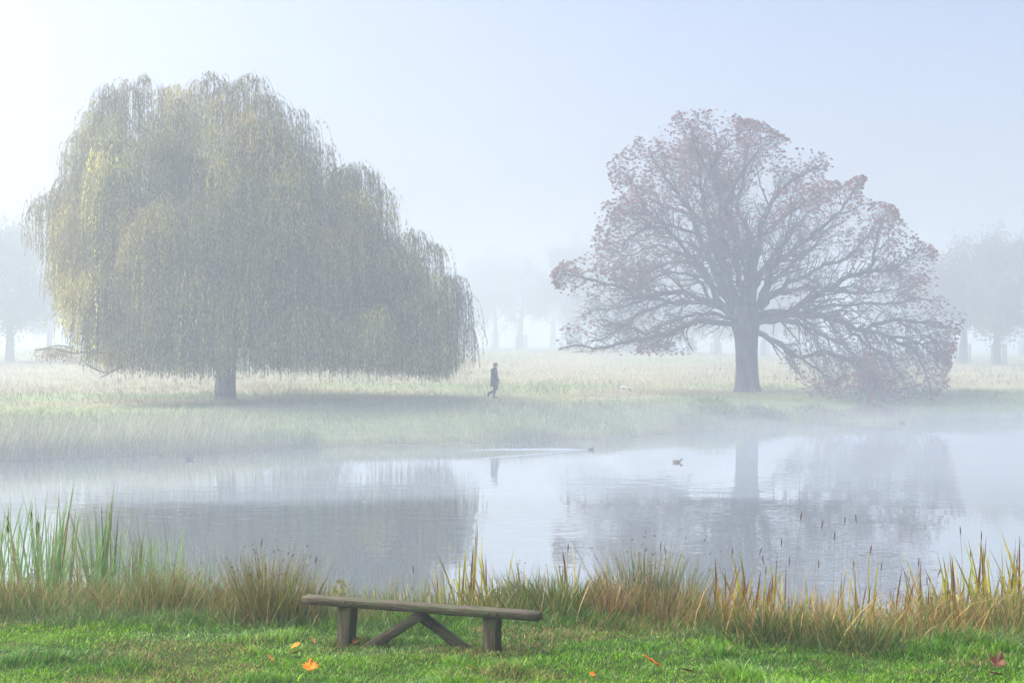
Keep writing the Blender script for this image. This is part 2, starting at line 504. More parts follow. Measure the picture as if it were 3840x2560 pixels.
def clip_to(pts, rad, poly, keep=0.12):
    x, y = project(pts)
    ok = inside_poly(x, y, poly)
    n = pts.shape[1]
    bad = ~ok
    first = np.where(bad.any(1), bad.argmax(1), n)
    s = np.clip(first / n, 0, 1)
    keepm = s > 0.3
    s = np.where(first == n, 1.0, s * 0.95)
    pts = pts[:, :1] + (pts - pts[:, :1]) * s[:, None, None]
    return pts[keepm], rad[keepm], keepm

def leaf_quads(g, pos, d, L, W, col):
    """diamond leaves: base pos (N,3), direction d, length, width"""
    N = len(pos)
    s = nrm(np.cross(d, nrm(rng.normal(size=(N, 3)))))
    L = np.broadcast_to(L, (N,))[:, None]; W = np.broadcast_to(W, (N,))[:, None]
    mid = pos + d * L * 0.45
    V = np.stack([pos, mid + s * W * 0.5, pos + d * L, mid - s * W * 0.5], 1)
    F = (np.arange(N) * 4)[:, None] + np.array([[0, 1, 2, 3]])
    g.add(V.reshape(-1, 3), [F], np.repeat(col, 4, 0))

def trunk_mesh(g, pts, rad, sides=24, ribs=7, rib=0.08, flare=0.35, col=(0.1, 0.1, 0.1), phase=0.0):
    """one tapered, ribbed trunk with a root flare"""
    pts = np.asarray(pts, float); n = len(pts)
    a = np.linspace(0, 2 * np.pi, sides, endpoint=False)
    V = []
    for k in range(n):
        u = k / (n - 1)
        fl = 1 + flare * math.exp(-u * 9) * (0.6 + 0.5 * np.sin(a * 5 + phase))
        rr = rad[k] * (1 + rib * np.sin(a * ribs + phase + u * 0.8) + 0.04 * np.sin(a * 13 + u * 4)) * fl
        V.append(np.column_stack([pts[k, 0] + np.cos(a) * rr, pts[k, 1] + np.sin(a) * rr, np.full(sides, pts[k, 2])]))
    idx = np.arange(n * sides).reshape(n, sides)
    F = np.stack([idx[:-1], np.roll(idx[:-1], -1, 1), np.roll(idx[1:], -1, 1), idx[1:]], -1).reshape(-1, 4)
    g.add(np.concatenate(V), [F], col)

# ------------------------------------------------------------------ weeping willow
WY0 = 71.0
wbase = P(845, 1497, WY0); wbase[2] = height(wbase[0], WY0) - 0.05
willow = thing('willow_tree', 'large weeping willow with yellow-green hanging strands on the far bank, left', 'tree', wbase)
def rel(p, base): return np.asarray(p) - base
g = Geo()
tz = np.array([1500, 1470, 1430, 1390, 1340, 1280, 1200, 1120])
tx = np.array([843, 843, 845, 848, 850, 852, 850, 845])
tw = np.array([82, 78, 74, 72, 70, 70, 66, 52])
tp = np.array([P(x, y, WY0) for x, y in zip(tx, tz)]); tp[0, 2] = wbase[2] - 0.15
trunk_mesh(g, rel(tp, wbase), tw / 2 / FPX * WY0, 28, 9, 0.05, 0.12)
g.build('trunk', M_bark, willow, smooth=True)

# crown outline in the photo: top of the crown along x, hanging bottom along x
wtx = [120, 160, 200, 250, 300, 340, 400, 470, 540, 600, 650, 720, 800, 880, 950, 1000, 1060, 1110, 1160, 1200, 1260, 1310, 1360, 1410, 1450, 1480, 1530, 1570, 1620, 1655, 1700, 1730, 1760, 1785]
wty = [820, 760, 660, 545, 480, 400, 320, 272, 262, 300, 300, 285, 252, 290, 262, 330, 355, 385, 440, 520, 570, 610, 590, 625, 700, 840, 850, 845, 885, 985, 1010, 1030, 1110, 1210]
wbx = [120, 150, 180, 240, 300, 340, 420, 700, 1100, 1500, 1700, 1760, 1800]
wby = [900, 960, 1010, 1110, 1240, 1350, 1378, 1385, 1385, 1388, 1392, 1370, 1330]
mpp = WY0 / FPX
def w_top(px): return CAMZ - (np.interp(px, wtx, wty) - 1280) * mpp
def w_bot(px): return CAMZ - (np.interp(px, wbx, wby) - 1280) * mpp
lobes = []
NL = 300
xc, hw = 930.0, 850.0
while len(lobes) < NL:
    px = rng.uniform(225, 1700)
    zt, zb = w_top(px), w_bot(px)
    Rd = 8.5 * math.sqrt(max(0.02, 1 - ((px - xc) / hw) ** 2)) + 0.6
    u = rng.uniform(0.0, 1.0) ** 0.8
    dl = 55
    zt = min(zt, w_top(px - dl) + 0.4, w_top(px + dl) + 0.4)
    z = zb + 1.2 + (zt - zb - 1.2) * u
    outer = len(lobes) < 170
    d = Rd * math.sqrt(max(0, 1 - u ** 2)) * (rng.uniform(0.85, 1.05) if outer else rng.uniform(0.3, 0.75))
    if rng.uniform() < (0.8 if outer else 0.6): d = -d
    lobes.append((px, z - rng.uniform(0.25, 0.7), d, min(rng.uniform(0.6, 1.7), max(0.4, (px - 185) * 0.0133 * 0.8), max(0.4, (1710 - px) * 0.0133 * 0.8))))
# crest lobes that make the uneven skyline
for px, py in [(410, 300), (470, 280), (540, 265), (650, 300), (740, 285), (800, 256), (870, 290), (945, 262), (1000, 335), (1060, 362), (1120, 390),
               (1150, 440), (1200, 525), (1300, 610), (1350, 592), (1400, 622), (1440, 690), (1450, 770), (1530, 850), (1560, 846), (1610, 885), (1640, 900), (1680, 1012),
               (1705, 1020), (1725, 1080), (1735, 1180), (345, 400), (300, 480), (255, 545), (205, 690), (165, 715), (150, 745), (385, 345), (600, 300), (900, 280), (430, 330), (370, 400), (330, 450), (500, 310), (700, 320), (830, 300), (980, 340), (440, 400), (1040, 400)]:
    lobes.append((px, CAMZ - (py + 12 - 1280) * mpp, rng.uniform(-1.5, 1.5), rng.uniform(0.5, 1.0)))
lobes = np.array(lobes)
nl = len(lobes)
lx = (lobes[:, 0] - 1920) * (WY0 + lobes[:, 2]) / FPX
lc = np.column_stack([lx, WY0 + lobes[:, 2], CAMZ + (lobes[:, 1] - CAMZ) * (WY0 + lobes[:, 2]) / WY0])
warm = np.clip(fbm(lobes[:, 0] * 0.004, lc[:, 2] * 0.25, 71) * 1.5 - 0.35 + 0.08 * (lobes[:, 0] < 620), 0, 1) * rng.uniform(0.2, 0.8, nl)
warm = np.clip(warm + (rng.uniform(size=nl) < 0.05) * 0.6, 0, 1)
hue_g = np.array([0.165, 0.19, 0.048]); hue_y = np.array([0.30, 0.23, 0.05])
lcol = hue_g * (1 - warm[:, None]) + hue_y * warm[:, None]
lcol *= np.exp(rng.normal(0, 0.32, (nl, 1)))
# limbs from the trunk to the lobes
g = Geo()
fork = P(850, 1150, WY0)
sel = rng.choice(NL, 140, replace=False)
polys = []
for k in sel:
    e = lc[k]
    s0 = fork + np.array([0, 0, rng.uniform(-2.2, 1.2)])
    midp = s0 * 0.5 + e * 0.5; midp[2] = max(midp[2], s0[2] * 0.35 + e[2] * 0.65)
    polys.append([s0, midp + rng.normal(0, 0.35, 3), e + np.array([0, 0, -0.15])])
LP = resample(polys, 10)
LR = np.linspace(0.13, 0.02, 10)[None] * rng.uniform(0.5, 1.3, (len(polys), 1))
tubes(g, LP - wbase, LR, 6, (0.1, 0.1, 0.1))
big = resample([[P(850, 1260, WY0), P(850, 1000, WY0), P(830, 700, WY0), P(810, 420, WY0)],
                [P(845, 1230, WY0), P(760, 1050, WY0 - 1), P(600, 850, WY0 - 2), P(420, 640, WY0 - 2)],
                [P(850, 1230, WY0), P(980, 1020, WY0), P(1180, 900, WY0 + 1), P(1420, 860, WY0 + 1)],
                [P(850, 1220, WY0), P(900, 950, WY0 + 1), P(1000, 700, WY0 + 3), P(1080, 520, WY0 + 3)],
                [P(848, 1220, WY0), P(780, 950, WY0 + 2), P(640, 650, WY0 + 3), P(560, 420, WY0 + 3)]], 14)
tubes(g, big - wbase, np.linspace(0.36, 0.05, 14)[None].repeat(5, 0), 8, (0.1, 0.1, 0.1))
# the bare forked bough and the low bough that reach out on the left, under the crown
low = resample([[P(640, 1345, 70), P(540, 1352, 69.5), P(470, 1368, 69.2), P(425, 1390, 69), P(390, 1396, 69), P(350, 1380, 69), P(320, 1362, 69)],
                [P(425, 1390, 69), P(405, 1402, 68.9), P(380, 1414, 68.8)],
                [P(640, 1330, 70), P(480, 1325, 69.5), P(330, 1320, 69), P(270, 1325, 69), P(215, 1308, 69), P(130, 1312, 69)],
                [P(300, 1322, 69), P(255, 1300, 69), P(215, 1296, 69), P(160, 1306, 69)]], 14)
tubes(g, low - wbase, np.array([0.10, 0.06, 0.09, 0.04])[:, None] * np.linspace(1, 0.4, 14)[None], 6, (0.1, 0.1, 0.1))
g.build('branches', M_bark, willow, smooth=True)
# hanging strands with their leaves
g = Geo(); gs = Geo()
per = np.where(np.arange(nl) < 170, 66, np.where(np.arange(nl) < NL, 40, 66))
per = (per * (lobes[:, 3] / 1.1) ** 1.2 * rng.uniform(0.8, 1.25, nl)).astype(int)
si = np.repeat(np.arange(nl), per)
NS = len(si)
rho = rng.uniform(0, 1, NS) ** 0.6; th = rng.uniform(0, 2 * np.pi, NS)
rl = lobes[si, 3]
off = np.column_stack([np.cos(th) * 0.12 * rl, np.sin(th) * 0.12 * rl, rng.uniform(-0.45, 0.05, NS) * rl])
off += rng.normal(0, 0.22, (NS, 3)) * rl[:, None] * np.array([1, 1, 0.5])
st = lc[si] + off
pxs = project(st)[0]
botz = CAMZ + (w_bot(pxs) - CAMZ) * st[:, 1] / WY0 + rng.normal(0, 0.22, NS) + 0.5 * (fbm(pxs * 0.02, pxs * 0, 77) - 0.5)
sl_ = rng.uniform(1.4, 5.6, NS) * np.where(si >= NL, 0.75, 1.0) * (0.75 + 0.5 * (si * 0.618 % 1))
sl_ = np.minimum(sl_, st[:, 2] - botz)
ok = sl_ > 0.35
st, sl_, si, th, reach = st[ok], sl_[ok], si[ok], th[ok], (rho * rl)[ok]
NS = len(st)
print('willow strands', NS)
# thin stems: arch outwards, then hang
K = 7
t = np.linspace(0, 1, K) ** 1.4
arch = rng.uniform(0.1, 0.45, NS)
sway = rng.normal(0, 0.12, (NS, 2))
def strand(tt, ii):
    q = sl_[ii] * tt / (reach[ii] + 0.05)
    o = reach[ii] * (1 - np.exp(-1.7 * q))
    return np.column_stack([st[ii, 0] + np.cos(th[ii]) * o + sway[ii, 0] * tt, st[ii, 1] + np.sin(th[ii]) * o + sway[ii, 1] * tt,
                            st[ii, 2] - sl_[ii] * tt + reach[ii] * 0.45 * (1 - np.exp(-2.2 * q)) * np.exp(-0.5 * q)])
ii = np.repeat(np.arange(NS), K); tt = np.tile(t, NS)
SP = strand(tt, ii).reshape(NS, K, 3)
sd_ = rng.uniform(0, np.pi, NS); wv = np.column_stack([np.cos(sd_), np.sin(sd_), 0 * sd_])[:, None] * 0.007
V = np.stack([SP - wv, SP + wv], 2).reshape(-1, 3) - wbase
idx = np.arange(NS * K * 2).reshape(NS, K, 2)
F = np.stack([idx[:, :-1, 0], idx[:, :-1, 1], idx[:, 1:, 1], idx[:, 1:, 0]], -1).reshape(-1, 4)
g.add(V, [F], np.repeat(lcol[si] * 0.7, K * 2, 0))
# leaves
cnt = np.maximum(4, (sl_ * 7.0).astype(int))
ii = np.repeat(np.arange(NS), cnt)
tt = rng.uniform(0.02, 1.0, len(ii))
pos = strand(tt, ii)
d = nrm(np.column_stack([rng.normal(0, 0.28, len(ii)), rng.normal(0, 0.28, len(ii)), -np.ones(len(ii))]))
cl = lcol[si[ii]] * np.exp(rng.normal(0, 0.28, NS))[ii][:, None] * rng.uniform(0.75, 1.25, (len(ii), 1)) * (1 + 0.25 * tt[:, None])
yel = (rng.uniform(size=len(ii)) < 0.08)[:, None]
cl = np.where(yel, np.array([0.27, 0.18, 0.05]), cl)
leaf_quads(g, pos - wbase, d, rng.uniform(0.15, 0.26, len(ii)), rng.uniform(0.032, 0.055, len(ii)), cl)
# sprays on the low bough
n = 900
k = rng.integers(2, 4, n); u = rng.uniform(0.3, 1, n) * 13; i0 = np.minimum(u.astype(int), 12)
pos = low[k, i0] + (low[k, i0 + 1] - low[k, i0]) * (u - i0)[:, None] + rng.normal(0, [0.18, 0.3, 0.08], (n, 3)); pos[:, 2] -= rng.uniform(-0.05, 0.5, n) ** 1
leaf_quads(g, pos - wbase, nrm(np.column_stack([rng.normal(0, 0.5, (n, 2)), -np.ones(n)])), 0.17, 0.04, np.array([0.26, 0.19, 0.06]) * rng.uniform(0.7, 1.3, (n, 1)))
crown = g.build('crown', M_willow, willow)
print('willow leaves', len(ii))

# ------------------------------------------------------------------ horse chestnut
CY = 83.6
cbase = P(2805, 1465, CY); cbase[2] = height(cbase[0], CY) - 0.05
chest = thing('chestnut_tree', 'broad spreading horse chestnut with sparse russet leaves on the far bank, right', 'tree', cbase)
g = Geo()
tz = np.array([1468, 1450, 1420, 1370, 1320, 1270, 1230, 1190, 1150])
tx = np.array([2803, 2802, 2801, 2800, 2799, 2798, 2796, 2796, 2798])
tw = np.array([106, 92, 85, 81, 80, 86, 100, 108, 96])
tp = np.array([P(x, y, CY) for x, y in zip(tx, tz)]); tp[0, 2] = cbase[2] - 0.2
trunk_mesh(g, rel(tp, cbase), tw / 2 / FPX * CY, 30, 8, 0.05, 0.16)
g.build('trunk', M_bark2, chest, smooth=True)
limbs_px = [
    ([(2770, 1190), (2720, 1100), (2682, 1038), (2652, 936), (2616, 870), (2591, 799), (2550, 738), (2509, 687), (2483, 651), (2458, 590)], 3.0, 48),
    ([(2780, 1180), (2740, 1090), (2708, 1013), (2667, 885), (2642, 783), (2629, 681), (2631, 605), (2611, 560), (2590, 500)], -2.0, 48),
    ([(2640, 700), (2655, 655), (2677, 625), (2713, 564), (2769, 513), (2790, 480)], -3.0, 20),
    ([(2790, 1170), (2745, 1080), (2728, 1023), (2708, 936), (2698, 809), (2698, 707), (2682, 640), (2690, 560), (2680, 480)], 1.0, 38),
    ([(2800, 1160), (2775, 1080), (2769, 1028), (2764, 936), (2733, 834), (2723, 773), (2754, 697), (2789, 630), (2835, 574), (2880, 520)], -1.0, 38),
    ([(2805, 1160), (2810, 1080), (2810, 1013), (2812, 921), (2800, 850), (2764, 789), (2784, 727), (2790, 656), (2800, 560), (2830, 500)], 3.5, 42),
    ([(2815, 1160), (2825, 1070), (2830, 987), (2846, 885), (2866, 809), (2907, 743), (2937, 707), (3004, 661), (3045, 635), (3085, 610)], 0.0, 50),
    ([(2820, 1150), (2830, 1064), (2898, 987), (2956, 953), (3019, 901), (3088, 849), (3134, 803), (3190, 740), (3220, 690)], -3.0, 40),
    ([(2830, 1170), (2860, 1110), (2921, 1033), (3002, 970), (3059, 918), (3100, 860), (3170, 830)], 3.0, 36),
    ([(2850, 1160), (2900, 1100), (2967, 1056), (3036, 1027), (3105, 987), (3174, 970), (3240, 900), (3300, 820)], 2.0, 32),
    ([(2830, 1200), (2890, 1200), (2944, 1182), (3025, 1125), (3105, 1079), (3168, 1044), (3249, 1021), (3277, 958), (3289, 872), (3320, 810)], -4.0, 46),
    ([(3249, 1021), (3300, 1012), (3352, 1010), (3404, 970), (3460, 930)], -5.0, 22),
    ([(2830, 1190), (2887, 1171), (3002, 1176), (3094, 1188), (3174, 1217), (3237, 1240), (3289, 1217), (3358, 1199), (3432, 1199), (3507, 1211), (3560, 1230)], -5.0, 44),
    ([(3237, 1240), (3318, 1257), (3375, 1286), (3432, 1320), (3461, 1377), (3478, 1423), (3500, 1480)], -6.0, 26),
    ([(2830, 1245), (2853, 1251), (2921, 1291), (2996, 1337), (3059, 1326), (3117, 1320), (3180, 1350), (3230, 1420)], -4.0, 34),
    ([(3059, 1326), (3130, 1330), (3220, 1370), (3290, 1440), (3320, 1520)], -7.0, 20),
    ([(2760, 1210), (2691, 1127), (2648, 1027), (2600, 960), (2538, 903), (2509, 869), (2471, 855), (2409, 860), (2356, 893), (2332, 926)], -4.0, 36),
    ([(2648, 1040), (2624, 998), (2566, 986), (2504, 989), (2432, 1017), (2361, 1017), (2300, 1000)], 3.0, 26),
    ([(2720, 1170), (2671, 1132), (2614, 1041), (2566, 1027), (2518, 1024), (2471, 1036), (2423, 1056), (2350, 1090)], -2.0, 26),
    ([(2760, 1190), (2719, 1146), (2652, 1132), (2600, 1113), (2518, 1094), (2461, 1108), (2394, 1113), (2337, 1079), (2279, 1065), (2217, 1051), (2146, 1027), (2098, 1022)], -4.0, 36),
    ([(2760, 1200), (2719, 1156), (2624, 1132), (2528, 1137), (2461, 1156), (2394, 1180), (2337, 1218), (2289, 1252), (2241, 1280), (2190, 1290)], 2.0, 32),
    ([(2770, 1225), (2743, 1213), (2671, 1204), (2614, 1209), (2557, 1228), (2509, 1247), (2432, 1266), (2361, 1280), (2279, 1295), (2217, 1304), (2146, 1299), (2093, 1309)], -5.0, 34),
    ([(2591, 799), (2540, 790), (2480, 770), (2420, 720), (2360, 680), (2320, 620)], 2.0, 22),
    ([(2616, 870), (2560, 860), (2480, 830), (2400, 800), (2330, 790)], -3.0, 20),
    ([(2846, 885), (2900, 850), (2960, 800), (3020, 760), (3080, 730)], -4.0, 22),
    ([(2760, 1150), (2660, 1060), (2560, 960), (2460, 920), (2350, 960), (2290, 930)], 6.0, 30),
    ([(2830, 1150), (2930, 1100), (3060, 1080), (3200, 1100), (3330, 1090), (3440, 1060)], 6.0, 30),
    ([(2800, 1140), (2790, 1000), (2760, 860), (2700, 740), (2640, 640), (2560, 560)], 6.5, 30),
    ([(2810, 1140), (2870, 1000), (2960, 880), (3030, 800), (3120, 740)], 6.5, 30),
    ([(2800, 1190), (2780, 1080), (2740, 960), (2700, 860), (2640, 760)], -6.5, 32),
    ([(2810, 1190), (2870, 1080), (2920, 960), (2960, 840), (2970, 740)], -6.5, 32),
    ([(2800, 1220), (2700, 1180), (2600, 1180), (2480, 1220), (2400, 1290)], -7.0, 28),
    ([(2820, 1220), (2920, 1200), (3060, 1240), (3180, 1310), (3260, 1420)], -8.0, 30),
    ([(3000, 1178), (3100, 1150), (3200, 1140), (3320, 1140), (3430, 1120), (3520, 1130)], -2.0, 24),
    ([(2996, 1337), (3060, 1380), (3130, 1450), (3180, 1530)], -8.0, 16),
    ([(3318, 1257), (3400, 1270), (3480, 1310), (3530, 1390), (3540, 1440)], -5.0, 18),
    ([(3105, 1190), (3160, 1270), (3200, 1350), (3220, 1450)], -7.5, 18),
    ([(3358, 1199), (3440, 1240), (3510, 1290), (3550, 1360)], -2.0, 18),
    ([(3002, 1176), (3050, 1260), (3090, 1340), (3100, 1430)], 3.0, 18),
    ([(3237, 1240), (3280, 1320), (3330, 1420), (3350, 1540)], 1.0, 18),
    ([(2432, 1266), (2380, 1230), (2300, 1210), (2220, 1200)], -4.0, 16),
    ([(2528, 1137), (2440, 1120), (2330, 1150), (2230, 1170), (2150, 1190)], 0.0, 18),
    ([(2614, 1209), (2540, 1240), (2480, 1290), (2420, 1310)], -7.0, 16),
    ([(3174, 1217), (3250, 1290), (3330, 1350), (3390, 1430), (3420, 1510)], -3.0, 22),
]
limb_poly = []; limb_w = []
for pl, dep, w in limbs_px:
    n = len(pl)
    e0 = 0.0 if abs(pl[0][0] - 2800) < 90 else dep * 0.5
    limb_poly.append([P(x, y, CY + e0 + (dep - e0) * (k / (n - 1)) ** 1.2) for k, (x, y) in enumerate(pl)])
    limb_w.append(w / 2 * CY / FPX * (0.68 if w > 30 else 0.6))
NLM = 22
L1 = resample(limb_poly, NLM)
R1 = np.array(limb_w)[:, None] * (np.linspace(1.0, 0.16, NLM)[None] ** 1.0)
jit = rng.normal(0, 0.06, L1.shape); jit[:, 0] = 0
L1 = L1 + jit
sil = [(2065, 1030), (2110, 985), (2200, 945), (2245, 850), (2225, 800), (2300, 735), (2275, 615), (2390, 515), (2480, 475), (2545, 420), (2620, 405), (2720, 412), (2780, 445), (2850, 455),
       (2960, 520), (3000, 545), (3120, 585), (3085, 660), (3160, 690), (3245, 655), (3230, 735), (3345, 770), (3425, 880), (3510, 930), (3505, 1010), (3545, 1120), (3625, 1180), (3590, 1260), (3565, 1350),
       (3548, 1450), (3480, 1500), (3410, 1560), (3250, 1572), (3100, 1550), (3020, 1490), (2960, 1420), (2900, 1350), (2850, 1300), (2770, 1275), (2720, 1310), (2560, 1325), (2400, 1318), (2280, 1330), (2120, 1322), (2085, 1300), (2130, 1200), (2110, 1120)]
cc = P(2800, 1180, CY)
g = Geo()
tubes(g, L1 - cbase, R1, 8, (0.1, 0.1, 0.1))
wts = R1.mean(1) ** 0.3 * np.linalg.norm(np.diff(L1, axis=1), axis=2).sum(1)
def zone_g(pts):   # low boughs weep, high ones rise
    return pts
P2, R2, a2, t2 = grow(L1, R1, 720, 0.22, 1.0, 1.3, 3.6, (25, 70), 9, 0.0, 0.17, 0.35, cc, 0.42, 0.012, 0.06, pw=wts, lt=0.35)
P2, R2, k2 = clip_to(P2, R2, sil)
tubes(g, P2 - cbase, R2, 5, (0.1, 0.1, 0.1))
A2 = np.concatenate([L1[:, ::3][:, :8], P2[:, :8]]) ; AR2 = np.concatenate([R1[:, ::3][:, :8], R2[:, :8]])
wt3 = np.concatenate([np.full(len(L1), 6.0), np.full(len(P2), 1.0)])
P3, R3, a3, t3 = grow(A2, AR2, 5600, 0.12, 1.0, 0.6, 1.8, (25, 75), 7, -0.03, 0.2, 0.22, cc, 0.42, 0.007, 0.10, pw=wt3)
lowz = P3[:, 0, 2] < cc[2] + 1.0
P3[lowz, :, 2] -= (np.linspace(0, 1, 7) ** 1.5)[None] * np.where(P3[lowz, 0, 0] > cc[0] + 1, 0.9, 0.4)[:, None]            # lower twigs weep
P3, R3, k3 = clip_to(P3, R3, sil)
tubes(g, P3 - cbase, R3, 3, (0.1, 0.1, 0.1))
P4, R4, a4, t4 = grow(P3, R3, 20000, 0.10, 1.0, 0.25, 0.95, (25, 75), 4, -0.05, 0.22, 0.12, cc, 0.55, 0.005, 0.16, pw=np.ones(len(P3)))
P4, R4, k4 = clip_to(P4, R4, sil)
R4 = np.clip(R4, 0.0045, 0.008)
tubes(g, P4 - cbase, R4, 3, (0.1, 0.1, 0.1))
g.build('branches', M_bark2, chest, smooth=True)
print('chestnut twigs', len(P2), len(P3), len(P4))
# palmate leaves at the twig tips, thick at the top and round the rim, thin in the middle
tips = np.concatenate([P4[:, -1], P3[:, -1], P2[:, -1]])
px, py = project(tips)
rim = np.hypot((tips[:, 0] - cc[0]) / 11.5, (tips[:, 2] - cc[2]) / 11.5)
pr = 0.10 + 0.62 * sstep(0.45, 0.95, rim) * sstep(cc[2] - 3, cc[2] + 6, tips[:, 2]) + 0.28 * sstep(0.75, 1.0, rim) + 0.35 * (sstep(0.5, 0.65, fbm(px * 0.012, py * 0.016, 91)))
pr *= np.where((px < 2750) & (py > 1120), 0.35, 1.0)
pr += 0.06 * ((px > 2900) & (py > 1330))
tips = tips[rng.uniform(size=len(tips)) < np.clip(pr, 0, 0.95)]
tips = tips + rng.normal(0, 0.05, tips.shape)
n = len(tips)
g = Geo()
red = np.array([0.22, 0.06, 0.05]); brown = np.array([0.15, 0.085, 0.055]); plum = np.array([0.12, 0.055, 0.06])
w3 = rng.dirichlet((1.2, 1.0, 1.4), n)
lcol = (w3[:, :1] * red + w3[:, 1:2] * brown + w3[:, 2:] * plum) * rng.uniform(0.8, 1.3, (n, 1))
az0 = rng.uniform(0, 2 * np.pi, n); sz = rng.uniform(0.7, 1.25, n)
for k in range(5):
    az = az0 + (k - 2) * 0.62 + rng.normal(0, 0.1, n)
    d = nrm(np.column_stack([np.cos(az), np.sin(az), rng.uniform(-1.3, -0.3, n)]))
    leaf_quads(g, tips - cbase, d, sz * (0.21 - 0.03 * abs(k - 2)), sz * 0.08, lcol * rng.uniform(0.85, 1.15, (n, 1)))
g.build('crown', M_chest, chest)
print('chestnut leaves', n)

# ------------------------------------------------------------------ trees in the mist behind
def park_tree_parts(seed, H, W, z0, dens, bare):
    """returns trunk, branch and crown meshes of a tree of height H and crown half-width W"""
    global rng
    keep = rng; rng = np.random.default_rng(seed)
    gt = Geo()
    zs = np.linspace(-0.2, H * 0.75, 9)
    pts = np.column_stack([0.15 * np.sin(zs * 0.5 + seed), 0.15 * np.cos(zs * 0.4), zs])
    trunk_mesh(gt, pts, np.linspace(0.42, 0.1, 9), 14, 6, 0.06, 0.15)
    gb = Geo()
    ctr = np.array([0, 0, H * 0.5])
    B1, r1, _, _ = grow(pts[None], np.linspace(0.5, 0.12, 9)[None], 26, 0.33, 1.0, W * 0.6, W * 1.05, (35, 75), 8, 0.03, 0.12, 0.2, ctr, 0.35, 0.03, 0.0)
    tubes(gb, B1, r1, 5, (0.1, 0.1, 0.1))
    B2, r2, _, _ = grow(B1, r1, 12, 0.25, 1.0, 0.8, 2.4, (25, 70), 6, 0.0, 0.18, 0.15, ctr, 0.5, 0.012, 0.05)
    tubes(gb, B2, r2, 4, (0.1, 0.1, 0.1))
    B3, r3, _, _ = grow(B2, r2, 7, 0.2, 1.0, 0.4, 1.2, (25, 70), 4, 0.0, 0.2, 0.1, ctr, 0.5, 0.009, 0.05)
    tubes(gb, B3, r3, 3, (0.1, 0.1, 0.1))
    gl = Geo()
    tips = np.concatenate([B3[:, -1], B3[:, 2], B2[:, -1], B2[:, 3]])
    tips = tips[(tips[:, 2] > z0)]
    e = np.hypot(np.hypot(tips[:, 0], tips[:, 1]) / W, (tips[:, 2] - H * 0.52) / (H * 0.5))
    tips = tips[e < 1.05 + 0.1 * rng.normal(size=len(e))]
    pos = np.repeat(tips, dens, 0); pos = pos + rng.normal(0, 0.28, pos.shape)
    n = len(pos)
    d = nrm(rng.normal(size=(n, 3)) + np.array([0, 0, -0.5]))
    base = np.array([0.11, 0.105, 0.055]) if not bare else np.array([0.13, 0.095, 0.06])
    leaf_quads(gl, pos, d, rng.uniform(0.16, 0.3, n), rng.uniform(0.1, 0.18, n), base * rng.uniform(0.7, 1.3, (n, 1)))
    rng = keep
    return gt.mesh('trunk', True), gb.mesh('branches', True), gl.mesh('crown')

def guard_mesh():
    """chestnut paling guard round a trunk"""
    gg = Geo()
    for k in range(18):
        a = k / 18 * 2 * math.pi
        c, s = math.cos(a), math.sin(a)
        R = np.array([[0, -s, c], [0, c, s], [1, 0, 0]])
        box_mesh(gg, (2.2 + 0.15 * math.sin(k * 5.1), 0.09, 0.03), (0.72 * c, 0.72 * s, 0.95), R, (0.16, 0.14, 0.115), 0.006)
    for z in (0.45, 1.7):
        aa = np.linspace(0, 2 * np.pi, 25)
        tubes(gg, np.column_stack([0.69 * np.cos(aa), 0.69 * np.sin(aa), np.full(25, z)])[None], np.full((1, 25), 0.03), 5, (0.12, 0.11, 0.09))
    return gg.mesh('trunk_guard')

protos = [park_tree_parts(101, 12.5, 5.2, 1.9, 5, False), park_tree_parts(202, 13.5, 4.4, 2.2, 3, True), park_tree_parts(303, 11.5, 5.8, 1.8, 6, False)]
for pm in protos:
    pm[0].materials.append(M_bark3); pm[1].materials.append(M_bark3); pm[2].materials.append(M_far)
gm = guard_mesh(); gm.materials.append(M_guard)
far_trees = [  # px, distance, prototype, scale, guard, label
    (30, 112, 0, 0.85, False, 'large pale tree in the mist at the far left edge, behind the willow'),
    (-150, 108, 2, 0.9, False, 'misty tree cut by the left edge of the picture'),
    (190, 150, 2, 0.8, False, 'faint tree in the mist just left of the willow crown'),
    (1765, 205, 0, 0.95, True, 'misty tree partly hidden by the right edge of the willow'),
    (1856, 190, 1, 1.0, True, 'thin misty tree with trunk guard, just right of the willow'),
    (1955, 180, 1, 1.02, True, 'tall thin misty tree with trunk guard above the walking person'),
    (2075, 215, 1, 0.95, False, 'faint misty tree filling the gap between willow and chestnut'),
    (2160, 165, 0, 0.9, True, 'misty tree with trunk guard behind the left tips of the chestnut'),
    (2352, 175, 2, 0.85, True, 'misty tree with trunk guard beyond the chestnut, left of the dog'),
    (2418, 165, 0, 0.85, True, 'misty tree with trunk guard beyond the chestnut, above the dog'),
    (2592, 160, 1, 0.8, True, 'misty tree with trunk guard close to the left of the chestnut trunk'),
    (2686, 155, 2, 0.8, True, 'misty tree with trunk guard nearest the left side of the chestnut trunk'),
    (2868, 165, 0, 0.82, True, 'misty tree showing its guard just right of the chestnut trunk'),
    (2965, 160, 2, 0.82, True, 'misty tree seen through the right boughs of the chestnut'),
    (3400, 145, 0, 0.85, True, 'misty tree behind the drooping right side of the chestnut'),
    (3612, 119, 1, 0.8, True, 'slender misty tree with trunk guard right of the chestnut'),
    (3746, 117, 0, 0.78, True, 'leafy misty tree with trunk guard near the right edge'),
    (3905, 112, 2, 0.92, True, 'dense misty tree cut by the right edge of the picture'),
    (3840, 170, 0, 1.0, True, 'faint misty tree standing farther back at the right edge'),
]
